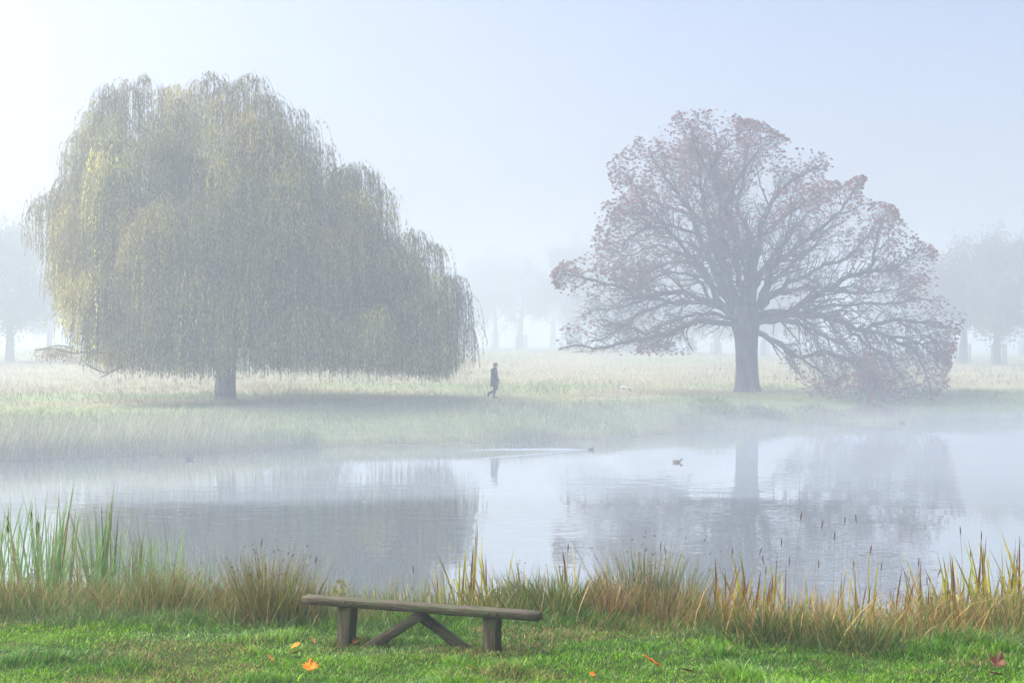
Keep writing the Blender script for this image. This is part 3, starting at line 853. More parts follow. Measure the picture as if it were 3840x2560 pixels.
for i, (px, Yd, pi, s, gd, lab) in enumerate(far_trees):
    Yd, s = Yd * 1.35, s * 1.33
    x = (px - 1920) / FPX * Yd
    z = float(height(x, Yd))
    t = thing('park_tree', lab, 'tree', (x, Yd, z - 0.03), 'trees standing in the mist beyond the meadow', rz=i * 1.7)
    t.scale = (s * (1 + 0.14 * math.sin(i * 1.3)), s * (1 + 0.14 * math.sin(i * 1.3)), s * (1.0 + 0.10 * math.sin(i * 2.1)))
    for me, nm in zip(protos[pi], ('trunk', 'branches', 'crown')):
        link(nm, me, None, t)
    if gd:
        link('trunk_guard', gm, None, t)

# ------------------------------------------------------------------ meadow and far bank
def in_view(x, y, margin=1.2):
    return np.abs(x / y) < 1920 / FPX * margin

def scatter(n, y0, y1, power=1.0, x_ok=None):
    """points over the view wedge between two distances"""
    y = y0 + (y1 - y0) * rng.uniform(0, 1, n) ** power
    x = rng.uniform(-1, 1, n) * y * 1920 / FPX * 1.2
    return x, y

# tussocky meadow grass
x, y = scatter(90000, 50, 250, 1.9)
d = y - far_shore(x)
ok = d > 0.3
x, y, d = x[ok], y[ok], d[ok]
n = len(x)
cl = fbm(x * 0.45, y * 0.3, 51)
tall = 0.10 + 0.42 * sstep(0.45, 0.75, cl) * rng.uniform(0.5, 1, n) + 0.16 * sstep(14, 25, d)
strawy = np.clip(sstep(0.36, 0.60, fbm(x * 0.06, y * 0.12, 60) + 0.12 * sstep(75, 100, y)) * sstep(4, 16, d) + rng.normal(0, 0.15, n), 0, 1)[:, None]
gcol0 = np.array([0.18, 0.235, 0.085]) * (1 - strawy) + np.array([0.29, 0.26, 0.14]) * strawy
gcol0 = gcol0 * rng.uniform(0.75, 1.25, (n, 1))
g = Geo()
blades(g, np.column_stack([x, y, height(x, y) - 0.02]), tall * rng.uniform(0.7, 1.2, n), rng.uniform(0.015, 0.035, n) * (0.6 + y / 110), rng.uniform(0, 6.28, n),
       rng.uniform(0, 0.5, n), rng.uniform(0, 0.6, n), 0.15, gcol0 * 0.9, gcol0 * 1.15, K=2)
o = g.build('meadow_grass', M_field); tag(o, 'rough straw and green meadow grass on the far side', 'grass', kind='stuff')

# sedges and grasses on the slope of the far bank
n = 34000
x = rng.uniform(-25, 36, n); fs = far_shore(x)
dd = np.where(rng.uniform(size=n) < 0.25, rng.uniform(-0.75, 0.3, n), rng.uniform(0, 1, n) ** 1.3 * 9.0 - 0.35)
y = fs + dd
ok = in_view(x, y) & (height(x, y) > WATER - 0.35)
x, y, dd = x[ok], y[ok], dd[ok]; n = len(x)
patch = fbm(x * 0.35, y * 0.35, 55); pat2 = fbm(x * 0.16 + 9, y * 0.2, 57)
hh = (0.30 + 0.55 * sstep(3.5, -0.2, dd) * sstep(0.35, 0.6, patch) + 0.15 * patch) * np.where(x > 9, 0.75, 1.0)
ca = np.array([0.16, 0.225, 0.075]); cb = np.array([0.26, 0.245, 0.115]); cd = np.array([0.18, 0.15, 0.09])
w1 = sstep(0.4, 0.62, patch + rng.normal(0, 0.1, n))[:, None]; w2 = (sstep(0.5, 0.7, pat2 + rng.normal(0, 0.08, n)) * 0.8)[:, None]
cc_ = (ca * w1 + cb * (1 - w1)) * (1 - w2) + cd * w2
cc_ = cc_ * rng.uniform(0.7, 1.3, (n, 1))
g = Geo()
blades(g, np.column_stack([x, y, height(x, y) - 0.03]), hh * rng.uniform(0.6, 1.25, n), rng.uniform(0.015, 0.035, n), rng.uniform(0, 6.28, n),
       rng.uniform(0, 0.3, n), rng.uniform(0, 0.45, n), rng.uniform(0, 0.25, n), cc_, cc_ * 1.1, K=3)
o = g.build('bank_sedge', M_field); tag(o, 'mixed sedge and rough grass along the far bank', 'sedge', kind='stuff')

# the pale reed bed on the far left shore
n = 3800
x = rng.uniform(-23.5, -8.2, n); fs = far_shore(x)
wv = sstep(-8.0, -12.0, x)
y = fs + rng.uniform(-0.7, 3.6, n) * (0.45 + 0.55 * wv)
ok = in_view(x, y); x, y, wv = x[ok], y[ok], wv[ok]; n = len(x)
zb = np.maximum(height(x, y), WATER - 0.2)
hh = (0.5 + 0.8 * wv * (0.55 + 0.6 * fbm(x * 0.6, y * 0.3, 63))) * rng.uniform(0.75, 1.2, n)
ca = np.array([0.22, 0.27, 0.15]); cb = np.array([0.42, 0.37, 0.24])
w1 = rng.uniform(0, 1, (n, 1)) ** 1.6
cc_ = ca * (1 - w1) + cb * w1
g = Geo()
blades(g, np.column_stack([x, y, zb - 0.02]), hh, rng.uniform(0.025, 0.045, n), rng.normal(0.3, 1.2, n), rng.uniform(0, 0.22, n), rng.uniform(0.05, 0.35, n),
       np.where(rng.uniform(size=n) < 0.4, rng.uniform(0.25, 0.55, n), 0.05), cc_ * 0.85, cc_ * 1.35, K=6, tp=1.5, wp=0.45)
n2 = 2600
x = rng.uniform(-23.5, -8.2, n2); y = far_shore(x) + rng.uniform(-0.9, 0.6, n2); ok = in_view(x, y); x, y = x[ok], y[ok]; n2 = len(x)
blades(g, np.column_stack([x, y, np.maximum(height(x, y), WATER) - 0.03]), rng.uniform(0.2, 0.6, n2), 0.03, rng.uniform(0, 6.28, n2), rng.uniform(0.2, 1.2, n2), 0.3, 0.2,
       np.array([0.20, 0.18, 0.12]), np.array([0.28, 0.25, 0.17]), K=3)
o = g.build('reed_bed', M_reed); tag(o, 'pale reed bed with arching tips on the far left shore', 'reeds', kind='stuff')

# low leafy bushes at the foot of the chestnut bank
def bush(name, label, cx, cy, rx, ry, rz, n, col, leaf, droop=0.0):
    base = np.array([cx, cy, float(height(cx, cy))])
    t = thing(name, label, 'bush', base)
    gb = Geo()
    st = np.zeros((26, 3)) + rng.normal(0, [rx * 0.35, ry * 0.35, 0.02], (26, 3))
    en = st + np.column_stack([rng.normal(0, rx * 0.45, 26), rng.normal(0, ry * 0.45, 26), rng.uniform(0.4, 0.95, 26) * rz])
    tubes(gb, np.stack([st, st * 0.5 + en * 0.5 + rng.normal(0, 0.05, (26, 3)), en], 1), np.full((26, 3), 0.012), 4, (0.1, 0.08, 0.05))
    gb.build('stems', M_bark3, t)
    gl = Geo()
    q = nrm(rng.normal(size=(n, 3))) * rng.uniform(0.55, 1.0, (n, 1)) ; q[:, 2] = np.abs(q[:, 2])
    lump = 0.75 + 0.5 * fbm(q[:, 0] * 2.2 + cx, q[:, 1] * 2.2 + q[:, 2] * 1.5, 33)
    pos = q * np.array([rx, ry, rz]) * lump[:, None]
    gz = height(pos[:, 0] + cx, pos[:, 1] + cy) - base[2]
    pos[:, 2] += np.maximum(gz, WATER - base[2])
    dirs = nrm(q + rng.normal(0, 0.6, (n, 3)) + np.array([0, 0, -droop]))
    leaf_quads(gl, pos, dirs, rng.uniform(0.7, 1.3, n) * leaf, rng.uniform(0.7, 1.3, n) * leaf * 0.5, np.asarray(col) * rng.uniform(0.65, 1.35, (n, 1)))
    gl.build('foliage', M_field, t)
def at_shore(px, dy):
    x = (px - 1920) / FPX * 70
    for _ in range(4):
        y = float(far_shore(x)) + dy; x = (px - 1920) / FPX * y
    return x, y
bx, by = at_shore(2690, 2.4); bush('fern_bush', 'yellow-green ferny bush on the bank below the chestnut trunk', bx, by, 1.5, 1.2, 0.85, 2200, (0.21, 0.25, 0.075), 0.22, 0.3)
bx, by = at_shore(2610, 0.9); bush('waterside_bush', 'small dull green bush at the water left of the ferny bush', bx, by, 0.9, 0.8, 0.55, 1100, (0.14, 0.17, 0.07), 0.16)
bx, by = at_shore(2850, 1.2); bush('waterside_bush', 'grey-green bush at the water right of the ferny bush', bx, by, 1.6, 0.9, 0.6, 1700, (0.11, 0.14, 0.065), 0.16)
bx, by = at_shore(3080, 1.6); bush('bramble_bush', 'dull brown bramble under the drooping chestnut boughs, left one', bx, by, 1.5, 0.9, 0.5, 1200, (0.17, 0.13, 0.07), 0.13)
bx, by = at_shore(3290, 1.4); bush('bramble_bush', 'dull brown bramble under the drooping chestnut boughs, right one', bx, by, 1.7, 0.9, 0.5, 1300, (0.17, 0.11, 0.07), 0.13)

# ------------------------------------------------------------------ near lawn
n = 225000
y = 10.2 + (16.4 - 10.2) * rng.uniform(0, 1, n) ** 0.9
x = rng.uniform(-1, 1, n) * y * 1920 / FPX * 1.36
dn = y - near_edge(x)
ok = dn < 0.55 * rng.uniform(0, 1, n) ** 2
x, y, dn = x[ok], y[ok], dn[ok]; n = len(x)
a1 = fbm(x * 1.1, y * 1.6, 81); a2 = fbm(x * 0.45, y * 0.9, 83); a3 = fbm(x * 2.5, y * 3.5, 85)
hh = 0.03 + 0.085 * sstep(0.45, 0.7, a1) * sstep(0.35, 0.6, a3) + 0.025 * a3 + 0.10 * sstep(-0.7, 0.2, dn) * sstep(0.3, 0.6, a1)
hh = hh * rng.uniform(0.6, 1.3, n)
deep = np.array([0.060, 0.21, 0.006]); fresh = np.array([0.19, 0.42, 0.010]); dew = np.array([0.30, 0.48, 0.20]); dry = np.array([0.33, 0.27, 0.10])
w1 = sstep(0.35, 0.65, a2 + rng.normal(0, 0.12, n))[:, None]
cb_ = deep * (1 - w1) + fresh * w1
w2 = (0.75 * sstep(0.52, 0.72, fbm(x * 0.6 + 4, y * 2.0, 87)) * rng.uniform(0.3, 1, n))[:, None]
cb_ = cb_ * (1 - w2) + dew * w2
w3 = ((rng.uniform(size=n) < 0.07) | (rng.uniform(size=n) < 0.5 * sstep(0.56, 0.70, fbm(x * 0.7 + 2, y * 1.3, 89))) | (rng.uniform(size=n) < 0.6 * np.exp(-((x + 0.45) / 0.55) ** 2 - ((y - 13.75) / 0.3) ** 2) + 0.5 * np.exp(-((x + 1.65) / 0.35) ** 2 - ((y - 14.1) / 0.25) ** 2)))[:, None]
cb_ = np.where(w3, dry * rng.uniform(0.6, 1.2, (n, 1)), cb_) * np.exp(rng.normal(0, 0.35, (n, 1)))
g = Geo()
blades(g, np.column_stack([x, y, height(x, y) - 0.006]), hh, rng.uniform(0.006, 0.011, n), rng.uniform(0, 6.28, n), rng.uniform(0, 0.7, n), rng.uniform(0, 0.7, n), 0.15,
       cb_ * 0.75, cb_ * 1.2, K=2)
o = g.build('lawn_grass', M_grass); tag(o, 'short dewy green grass on the near bank', 'grass', kind='stuff')

# ------------------------------------------------------------------ near marsh margin
def ground_at(x, y): return np.maximum(height(x, y), WATER - 0.25)

# fine rush and dead grass between the bigger plants
def margin(n, d0, d1, h0, h1, w, cols, k=3, x0=-8.4, x1=8.4, tilt=0.3, droop=0.15, dens=None):
    g = Geo()
    x = rng.uniform(x0, x1, n); d = d0 + (d1 - d0) * rng.uniform(0, 1, n)
    y = near_edge(x) + d
    if dens is not None:
        ok = rng.uniform(size=n) < dens(x, y, d)
        x, y, d = x[ok], y[ok], d[ok]
    ok = in_view(x, y, 1.3); x, y, d = x[ok], y[ok], d[ok]; n = len(x)
    cols = np.asarray(cols); ci = rng.integers(0, len(cols), n)
    c = cols[ci] * rng.uniform(0.7, 1.3, (n, 1))
    blades(g, np.column_stack([x, y, ground_at(x, y) - 0.02]), rng.uniform(h0, h1, n), w * rng.uniform(0.7, 1.4, n), rng.uniform(0, 6.28, n), rng.uniform(0, tilt, n), rng.uniform(0, 0.5, n),
           rng.uniform(0, droop, n), c * 0.85, c * 1.15, K=k)
    return g
lum = lambda x, y, d: 0.5 + 0.5 * sstep(0.35, 0.6, fbm(x * 0.8, y * 0.8, 95))
g = margin(20500, -0.1, 3.0, 0.22, 0.66, 0.010, [(0.17, 0.25, 0.055), (0.21, 0.23, 0.06), (0.14, 0.23, 0.05), (0.27, 0.23, 0.085)], dens=lum, droop=0.35)
o = g.build('marsh_grass', M_reed); tag(o, 'tangled green-brown marsh grass between lawn and water', 'marsh grass', kind='stuff')
lum2 = lambda x, y, d: 0.12 + 0.9 * sstep(0.45, 0.65, fbm(x * 0.7 + 5, y * 1.1, 97)) + 0.5 * sstep(0.5, 0.2, np.abs(x - 2.0)) + 0.35 * (x > 2.6)
g = margin(7000, -0.35, 2.6, 0.25, 0.75, 0.011, [(0.44, 0.29, 0.10), (0.38, 0.22, 0.07), (0.46, 0.34, 0.15), (0.30, 0.14, 0.045)], dens=lum2, tilt=0.45, droop=0.3)
o = g.build('dry_grass', M_reed); tag(o, 'straw-coloured dead grass stems in the near margin', 'dry grass', kind='stuff')
g = margin(19000, -0.5, 0.9, 0.10, 0.30, 0.008, [(0.07, 0.15, 0.035), (0.10, 0.19, 0.05), (0.14, 0.22, 0.09), (0.12, 0.15, 0.05)], tilt=0.6, droop=0.5,
           dens=lambda x, y, d: 0.35 + 0.65 * sstep(0.4, 0.6, fbm(x * 1.3, y * 1.3, 99)))
o = g.build('long_grass', M_grass); tag(o, 'longer lush green grass fringing the lawn', 'grass', kind='stuff')

# rush tussocks: each one a thing
def tussock_mesh(seed, n, r, h, cols, fan, w=0.011, heads=True):
    global rng
    keep = rng; rng = np.random.default_rng(seed)
    g = Geo()
    q = rng.normal(0, r * 0.5, (n, 2)); az = np.arctan2(q[:, 1], q[:, 0]) + rng.normal(0, 0.5, n)
    rr = np.hypot(q[:, 0], q[:, 1]) / r
    cols = np.asarray(cols); c = cols[rng.integers(0, len(cols), n)] * rng.uniform(0.7, 1.3, (n, 1))
    hh = h * rng.uniform(0.45, 1.0, n)
    tl = fan * (0.15 + rr) * rng.uniform(0.4, 1.2, n); bd = fan * rng.uniform(0, 0.6, n)
    blades(g, np.column_stack([q, np.full(n, -0.03)]), hh, w * rng.uniform(0.7, 1.3, n), az, tl, bd, rng.uniform(0, 0.15, n), c * 0.8, c * 1.15, K=4, wp=0.4)
    if heads:                                       # brown rush flowers below the tips
        k = rng.choice(n, n // 7, replace=False)
        tt = rng.uniform(0.78, 0.97, len(k)); hor = hh[k] * (tl[k] * tt + bd[k] * tt ** 2)
        pos = np.column_stack([q[k, 0] + np.cos(az[k]) * hor, q[k, 1] + np.sin(az[k]) * hor, -0.03 + hh[k] * tt])
        for _ in range(2):
            leaf_quads(g, pos, nrm(rng.normal(size=(len(k), 3)) + np.array([0, 0, 0.8])), 0.03, 0.014, np.tile([0.11, 0.06, 0.035], (len(k), 1)))
    me = g.mesh('blades'); rng = keep
    me.materials.append(M_reed)
    return me
brownish = [(0.23, 0.19, 0.06), (0.18, 0.20, 0.055), (0.14, 0.20, 0.05), (0.30, 0.22, 0.08)]
greyish = [(0.17, 0.21, 0.09), (0.13, 0.18, 0.08), (0.22, 0.20, 0.09)]
dark = [(0.08, 0.13, 0.03), (0.12, 0.17, 0.04), (0.17, 0.18, 0.05)]
strawy_ = [(0.38, 0.27, 0.12), (0.32, 0.21, 0.09), (0.27, 0.20, 0.10)]
tm = {'brown': tussock_mesh(1, 520, 0.34, 0.92, brownish, 0.34), 'brown2': tussock_mesh(2, 420, 0.3, 0.75, brownish, 0.42), 'grey': tussock_mesh(3, 420, 0.30, 1.12, greyish, 0.30),
      'dark': tussock_mesh(4, 520, 0.36, 0.42, dark, 0.6, 0.013, False), 'straw': tussock_mesh(5, 130, 0.20, 0.78, strawy_, 0.36, 0.012, False)}
def tussock(px, dd, kind, s, label, sz=1.0):
    y = 16.0; x = 0
    for _ in range(4):
        x = (px - 1920) / FPX * y; y = float(near_edge(x)) + dd
    z = float(ground_at(x, y))
    t = thing('rush_tussock', label, 'rush', (x, y, z), 'rush tussocks along the near margin', rz=px * 0.013)
    t.scale = (s, s, s * sz)
    link('blades', tm[kind], None, t)
for a in [(60, 1.0, 'brown2', 0.75, 'olive brown rush tussock at the left edge, below the cattails'),
          (300, 1.1, 'brown', 0.68, 'brown rush tussock under the leftmost tall cattail head'),
          (470, 0.9, 'brown2', 0.8, 'low brown rush tussock in front of the tall green cattail leaves'),
          (610, 0.5, 'brown', 0.8, 'large rusty rush tussock above the lone orange leaf on the lawn'),
          (740, 1.3, 'grey', 0.8, 'grey-green rush tussock right of the cattail stand'),
          (880, 0.9, 'brown2', 0.85, 'small brown rush tussock between two larger ones left of the bench'),
          (1005, 0.35, 'brown', 1.0, 'big russet rush tussock just left of the bench end'),
          (1110, 0.7, 'brown2', 0.85, 'low dark rush tussock behind the left end of the bench'),
          (1420, 1.6, 'grey', 0.75, 'thin rush tussock behind the left half of the bench'),
          (1600, 1.2, 'brown2', 0.7, 'brown rush tussock behind the middle of the bench'),
          (1950, 1.0, 'grey', 0.75, 'grey-green rush tussock behind the right end of the bench'),
          (2110, 0.6, 'dark', 1.5, 'dark green mounded tussock right of the bench end', ),
          (2230, 1.3, 'brown2', 0.85, 'olive rush tussock behind the straw stems right of the bench'),
          (2430, 0.9, 'grey', 1.05, 'tallest grey-green rush tussock in the middle of the right margin'),
          (2560, 0.8, 'grey', 0.8, 'grey rush tussock leaning over the gap in the reeds'),
          (2330, 0.25, 'straw', 1.0, 'sheaf of pale straw stems right of the bench'),
          (2280, 0.1, 'straw', 0.85, 'shorter sheaf of straw stems beside the bench end'),
          (2490, 0.15, 'straw', 0.8, 'straw sheaf in front of the tall grey rush tussock'),
          (2900, 0.1, 'dark', 0.95, 'dark grassy tussock at the lawn edge in the right margin, left one'),
          (3180, 0.0, 'dark', 0.9, 'dark grassy tussock at the lawn edge in the right margin, right one'),
          (3080, 0.8, 'straw', 0.9, 'straw sheaf among the yellowing iris leaves'),
          (3560, 0.6, 'brown2', 0.8, 'brown rush tussock among the iris at far right'),
          (3800, 0.5, 'brown2', 0.9, 'brown rush tussock at the right edge')]:
    tussock(*a)

# cattails (left) and yellowing iris (centre and right)
def leaf_fan_mesh(seed, n, h, w, c0, c1, spread, brown_tips, r=0.08, bent=0.15, K=6, lo=0.5):
    """a fan of upright sword leaves, each with two faces meeting at a keel"""
    global rng
    keep = rng; rng = np.random.default_rng(seed)
    g = Geo()
    q = rng.normal(0, r, (n, 2)); az = rng.uniform(0, 6.28, n)
    hh = h * rng.uniform(lo, 1.0, n); hh[0] = h
    c0 = np.asarray(c0); c1 = np.asarray(c1); k = rng.uniform(0, 1, (n, 1))
    col = (c0 * (1 - k) + c1 * k) * rng.uniform(0.85, 1.15, (n, 1))
    bt = rng.uniform(size=n) < brown_tips
    tipc = np.where(bt[:, None], np.array([0.16, 0.065, 0.03]), col * 1.15)
    dead = rng.uniform(size=n) < brown_tips * 0.3
    col = np.where(dead[:, None], np.array([0.25, 0.12, 0.045]), col)
    dr = np.where(rng.uniform(size=n) < bent, rng.uniform(0.2, 0.6, n), rng.uniform(0, 0.05, n))
    blades(g, np.column_stack([q, np.full(n, -0.05)]), hh, w * rng.uniform(0.8, 1.2, n), az, spread * rng.uniform(0, 1, n), spread * rng.uniform(0, 0.8, n) + dr * 0.5, dr, col, tipc, K=K, tp=3.0, wp=0.42,
           face=rng.normal(0, 0.7, n))
    me = g.mesh('leaves'); rng = keep
    me.materials.append(M_reed)
    return me
cat_m = [leaf_fan_mesh(11 + k, 14, 2.2, 0.028, (0.13, 0.29, 0.08), (0.24, 0.37, 0.14), 0.16, 0.35, 0.09, 0.12, lo=0.72) for k in range(4)]
cat_d = [leaf_fan_mesh(21 + k, 6, 1.25, 0.034, (0.30, 0.19, 0.07), (0.22, 0.20, 0.09), 0.22, 0.8, 0.09, 0.4) for k in range(2)]
iris_m = [leaf_fan_mesh(31 + k, 14, 1.08, 0.029, (0.26, 0.40, 0.030), (0.44, 0.38, 0.030), 0.22, 0.65, 0.06, 0.18) for k in range(4)]
iris_o = [leaf_fan_mesh(41 + k, 11, 0.92, 0.028, (0.44, 0.19, 0.025), (0.48, 0.32, 0.035), 0.28, 0.9, 0.06, 0.3) for k in range(2)]
def plant(name, label, cat, grp, px, Yd, me, s, k=0, zoff=0.0):
    x = (px - 1920) / FPX * Yd
    t = thing(name, label, cat, (x, Yd, float(ground_at(x, Yd)) + zoff), grp, rz=(px * 0.37 + k) % 0.9 - 0.45)
    t.scale = (s, s, s)
    link('leaves', me, None, t)
    return t
r2 = np.random.default_rng(5)
for k in range(38):
    px = r2.uniform(-180, 640) if k < 30 else r2.uniform(620, 850)
    s = (1.0 if px < 420 else 0.82) * r2.uniform(0.85, 1.08) * (0.8 if px > 640 else 1)
    plant('cattail_plant', 'cattail without seed head, blue-green blades in the stand at left', 'cattail', 'cattails in the stand at the left water edge', px, r2.uniform(18.0, 19.6), cat_m[k % 4], s, k)
for k in range(16):
    plant('dead_cattail', 'withered tan cattail clump in the stand at left', 'cattail', 'withered cattails at the left water edge', r2.uniform(-30, 560), r2.uniform(18.2, 19.8), cat_d[k % 2], r2.uniform(0.8, 1.15), k)
ig = 'yellowing iris clumps along the near margin'
for k in range(42):
    plant('iris_clump', 'yellow-green iris clump with brown tips, standing right of the bench end', 'iris', ig + ' right', 2690 + 1330 * ((k + r2.uniform(0.1, 0.9)) / 42), r2.uniform(15.4, 17.0), iris_m[k % 4], r2.uniform(0.9, 1.25) * (1.15 if k > 26 else 1), k)
for k in range(16):
    plant('iris_clump', 'yellow-green iris clump behind the right half of the bench', 'iris', ig + ' middle', 1650 + 640 * ((k + r2.uniform(0.1, 0.9)) / 16), r2.uniform(16.4, 17.8), iris_m[k % 4], r2.uniform(0.95, 1.3), k)
for k in range(17):
    plant('withered_iris', 'withered orange-brown iris clump in the right margin', 'iris', 'withered iris in the right margin', 2680 + 1150 * ((k + r2.uniform(0.1, 0.9)) / 17), r2.uniform(15.1, 16.8), iris_o[k % 2], r2.uniform(0.8, 1.2), k)
for px, lab in ((1440, 'iris clump above the left half of the bench plank'), (1520, 'iris clump just left of the bench middle'), (760, 'iris clump between the cattail stand and the russet tussock'), (885, 'yellow-green iris clump left of the big russet tussock'), (1190, 'iris clump with dark brown tips above the left bench end'), (1230, 'small iris clump beside the leafy weed above the bench'), (1345, 'short yellow iris clump above the left bench post')):
    plant('iris_clump', lab, 'iris', ig + ' left', px, 17.2, iris_m[px % 4], 0.85)
for px, lab in ((1690, 'rust-red withered iris behind the bench, left one'), (1745, 'rust-red withered iris behind the bench, right one')):
    plant('withered_iris', lab, 'iris', 'withered iris behind the bench', px, 17.0, iris_o[px % 2], 0.95)

# cattail heads: stem, brown spike and bare tip
M_stem = attr_mat('cattail_stem', 0.7, 0.2, 0.2, 30)
M_spike = attr_mat('cattail_spike', 0.95, 0.1, 0.35, 90, 0.6)
for px, py0, py1, Yd, lab in ((413, 1925, 1985, 18.9, 'tallest cattail with a thick brown seed head, standing alone right of the group'),
                              (118, 1920, 1975, 19.4, 'slim brown cattail head among the leaves near the left edge'),
                              (141, 1955, 2000, 19.2, 'short plump brown cattail head near the left edge'),
                              (30, 1935, 1995, 19.5, 'narrow dark cattail head at the very left edge')):
    b = P(px, py1, Yd); zb = float(ground_at(b[0], Yd)); b0 = np.array([b[0], Yd, zb])
    t = thing('cattail', lab, 'cattail', b0, 'cattails bearing seed heads')
    z1 = b[2] - zb; z2 = P(px, py0, Yd)[2] - zb
    g = Geo(); zz = np.linspace(-0.05, z1, 8)
    tubes(g, np.column_stack([0.012 * np.sin(zz * 2), 0 * zz, zz])[None], np.full((1, 8), 0.006), 6, (0.16, 0.15, 0.07)); g.build('stem', M_stem, t)
    g = Geo(); u = np.linspace(0, 1, 10); rad = 0.019 * np.clip(np.sin(np.pi * (0.06 + 0.88 * u)), 0, 1) ** 0.3
    xx = 0.012 * math.sin(z1 * 2)
    tubes(g, np.column_stack([np.full(10, xx), 0 * u, z1 + (z2 - z1) * u])[None], rad[None], 10, (0.085, 0.04, 0.022)); g.build('seed_head', M_spike, t, True)
    g = Geo(); u = np.linspace(0, 1, 5)
    tubes(g, np.column_stack([xx + 0.012 * np.sin(u * 3), 0 * u, z2 + 0.15 * u])[None], (0.006 * (1 - 0.8 * u))[None], 5, (0.12, 0.06, 0.04)); g.build('tip', M_stem, t)

# single grass stalks with seed heads against the water
for px, py, lean in [(3003, 1940, 0.1), (3082, 1972, 0.15), (3210, 1950, -0.05), (3168, 1958, 0.06), (2930, 2040, 0.05), (2745, 2078, 0.08), (2850, 2072, 0.3), (2862, 2105, -0.1), (2872, 2145, 0.05), (3130, 2015, 0.02),
                     (3200, 2125, 0.12), (3265, 2065, 0.15), (3305, 2130, 0.05), (3445, 2115, 0.04), (3602, 1995, -0.05), (3680, 2015, 0.02), (3788, 2080, -0.3), (3476, 2185, 0.0), (3520, 2150, 0.3), (2960, 2110, 0.03),
                     (2478, 2055, 0.02), (2495, 2070, -0.1), (1185, 2105, 0.1), (980, 2040, 0.15), (2130, 2060, 0.05), (1550, 2140, -0.05), (3070, 2120, 0.03), (3640, 2080, -0.04)]:
    Yd = 17.0 + (px * 7 % 13) * 0.06
    top = P(px, py, Yd); zb = float(ground_at(top[0], Yd)); H = top[2] - zb
    t = thing('grass_stalk', 'thin grass stalk ending in a small brown seed head against the pond', 'grass stalk', (top[0] - lean * H * 0.6, Yd, zb), 'seeding grass stalks against the pond')
    u = np.linspace(0, 1, 7); g = Geo()
    tubes(g, np.column_stack([lean * H * 0.6 * u ** 2, 0 * u, H * u])[None], np.full((1, 7), 0.0028), 3, (0.22, 0.17, 0.10)); g.build('stem', M_stem, t)
    dv = nrm(np.array([[lean * 1.3, 0, 1.0]]))[0]; L = 0.11
    g = Geo(); v = np.linspace(0, 1, 7)
    tubes(g, (np.array([lean * H * 0.6, 0, H]) - dv * L * 0.3)[None, None] + (v[:, None] * dv * L)[None], (0.0075 * np.sin(np.pi * (0.05 + 0.9 * v)) ** 0.6)[None], 5, (0.10, 0.055, 0.04)); g.build('seed_head', M_spike, t)

# leafy weeds behind the bench
def weed(px, Yd, h, n, label, col):
    x = (px - 1920) / FPX * Yd; zb = float(ground_at(x, Yd))
    t = thing('leafy_weed', label, 'weed', (x, Yd, zb), 'leafy weeds behind the bench')
    g = Geo(); ns = 7
    en = np.column_stack([rng.normal(0, 0.14, ns), rng.normal(0, 0.12, ns), rng.uniform(0.6, 1.0, ns) * h]); st = en * np.array([0.15, 0.15, 0])
    pts = np.stack([st, st * 0.4 + en * 0.6 + rng.normal(0, 0.02, (ns, 3)), en], 1)
    tubes(g, pts, np.full((ns, 3), 0.005), 4, (0.14, 0.10, 0.05)); g.build('stems', M_stem, t)
    g = Geo(); k = rng.integers(0, ns, n); u = rng.uniform(0.45, 1, n)[:, None]
    pos = st[k] * (1 - u) + en[k] * u
    d = nrm(rng.normal(size=(n, 3)) + np.array([0, -0.3, 0.1]))
    leaf_quads(g, pos, d, rng.uniform(0.06, 0.12, n), rng.uniform(0.03, 0.055, n), np.asarray(col) * rng.uniform(0.6, 1.4, (n, 1))); g.build('leaves', M_reed, t)
weed(1265, 16.9, 0.85, 130, 'leafy yellow-green weed sprouting above the left end of the bench', (0.19, 0.22, 0.06))
weed(1330, 16.7, 0.62, 90, 'shorter reddish-green weed beside the yellow-green one', (0.21, 0.15, 0.06))
weed(1820, 16.8, 0.75, 120, 'grey-green leafy weed above the right half of the bench', (0.14, 0.18, 0.08))
weed(910, 16.6, 0.75, 60, 'flat-headed pale weed left of the big russet tussock', (0.23, 0.20, 0.11))

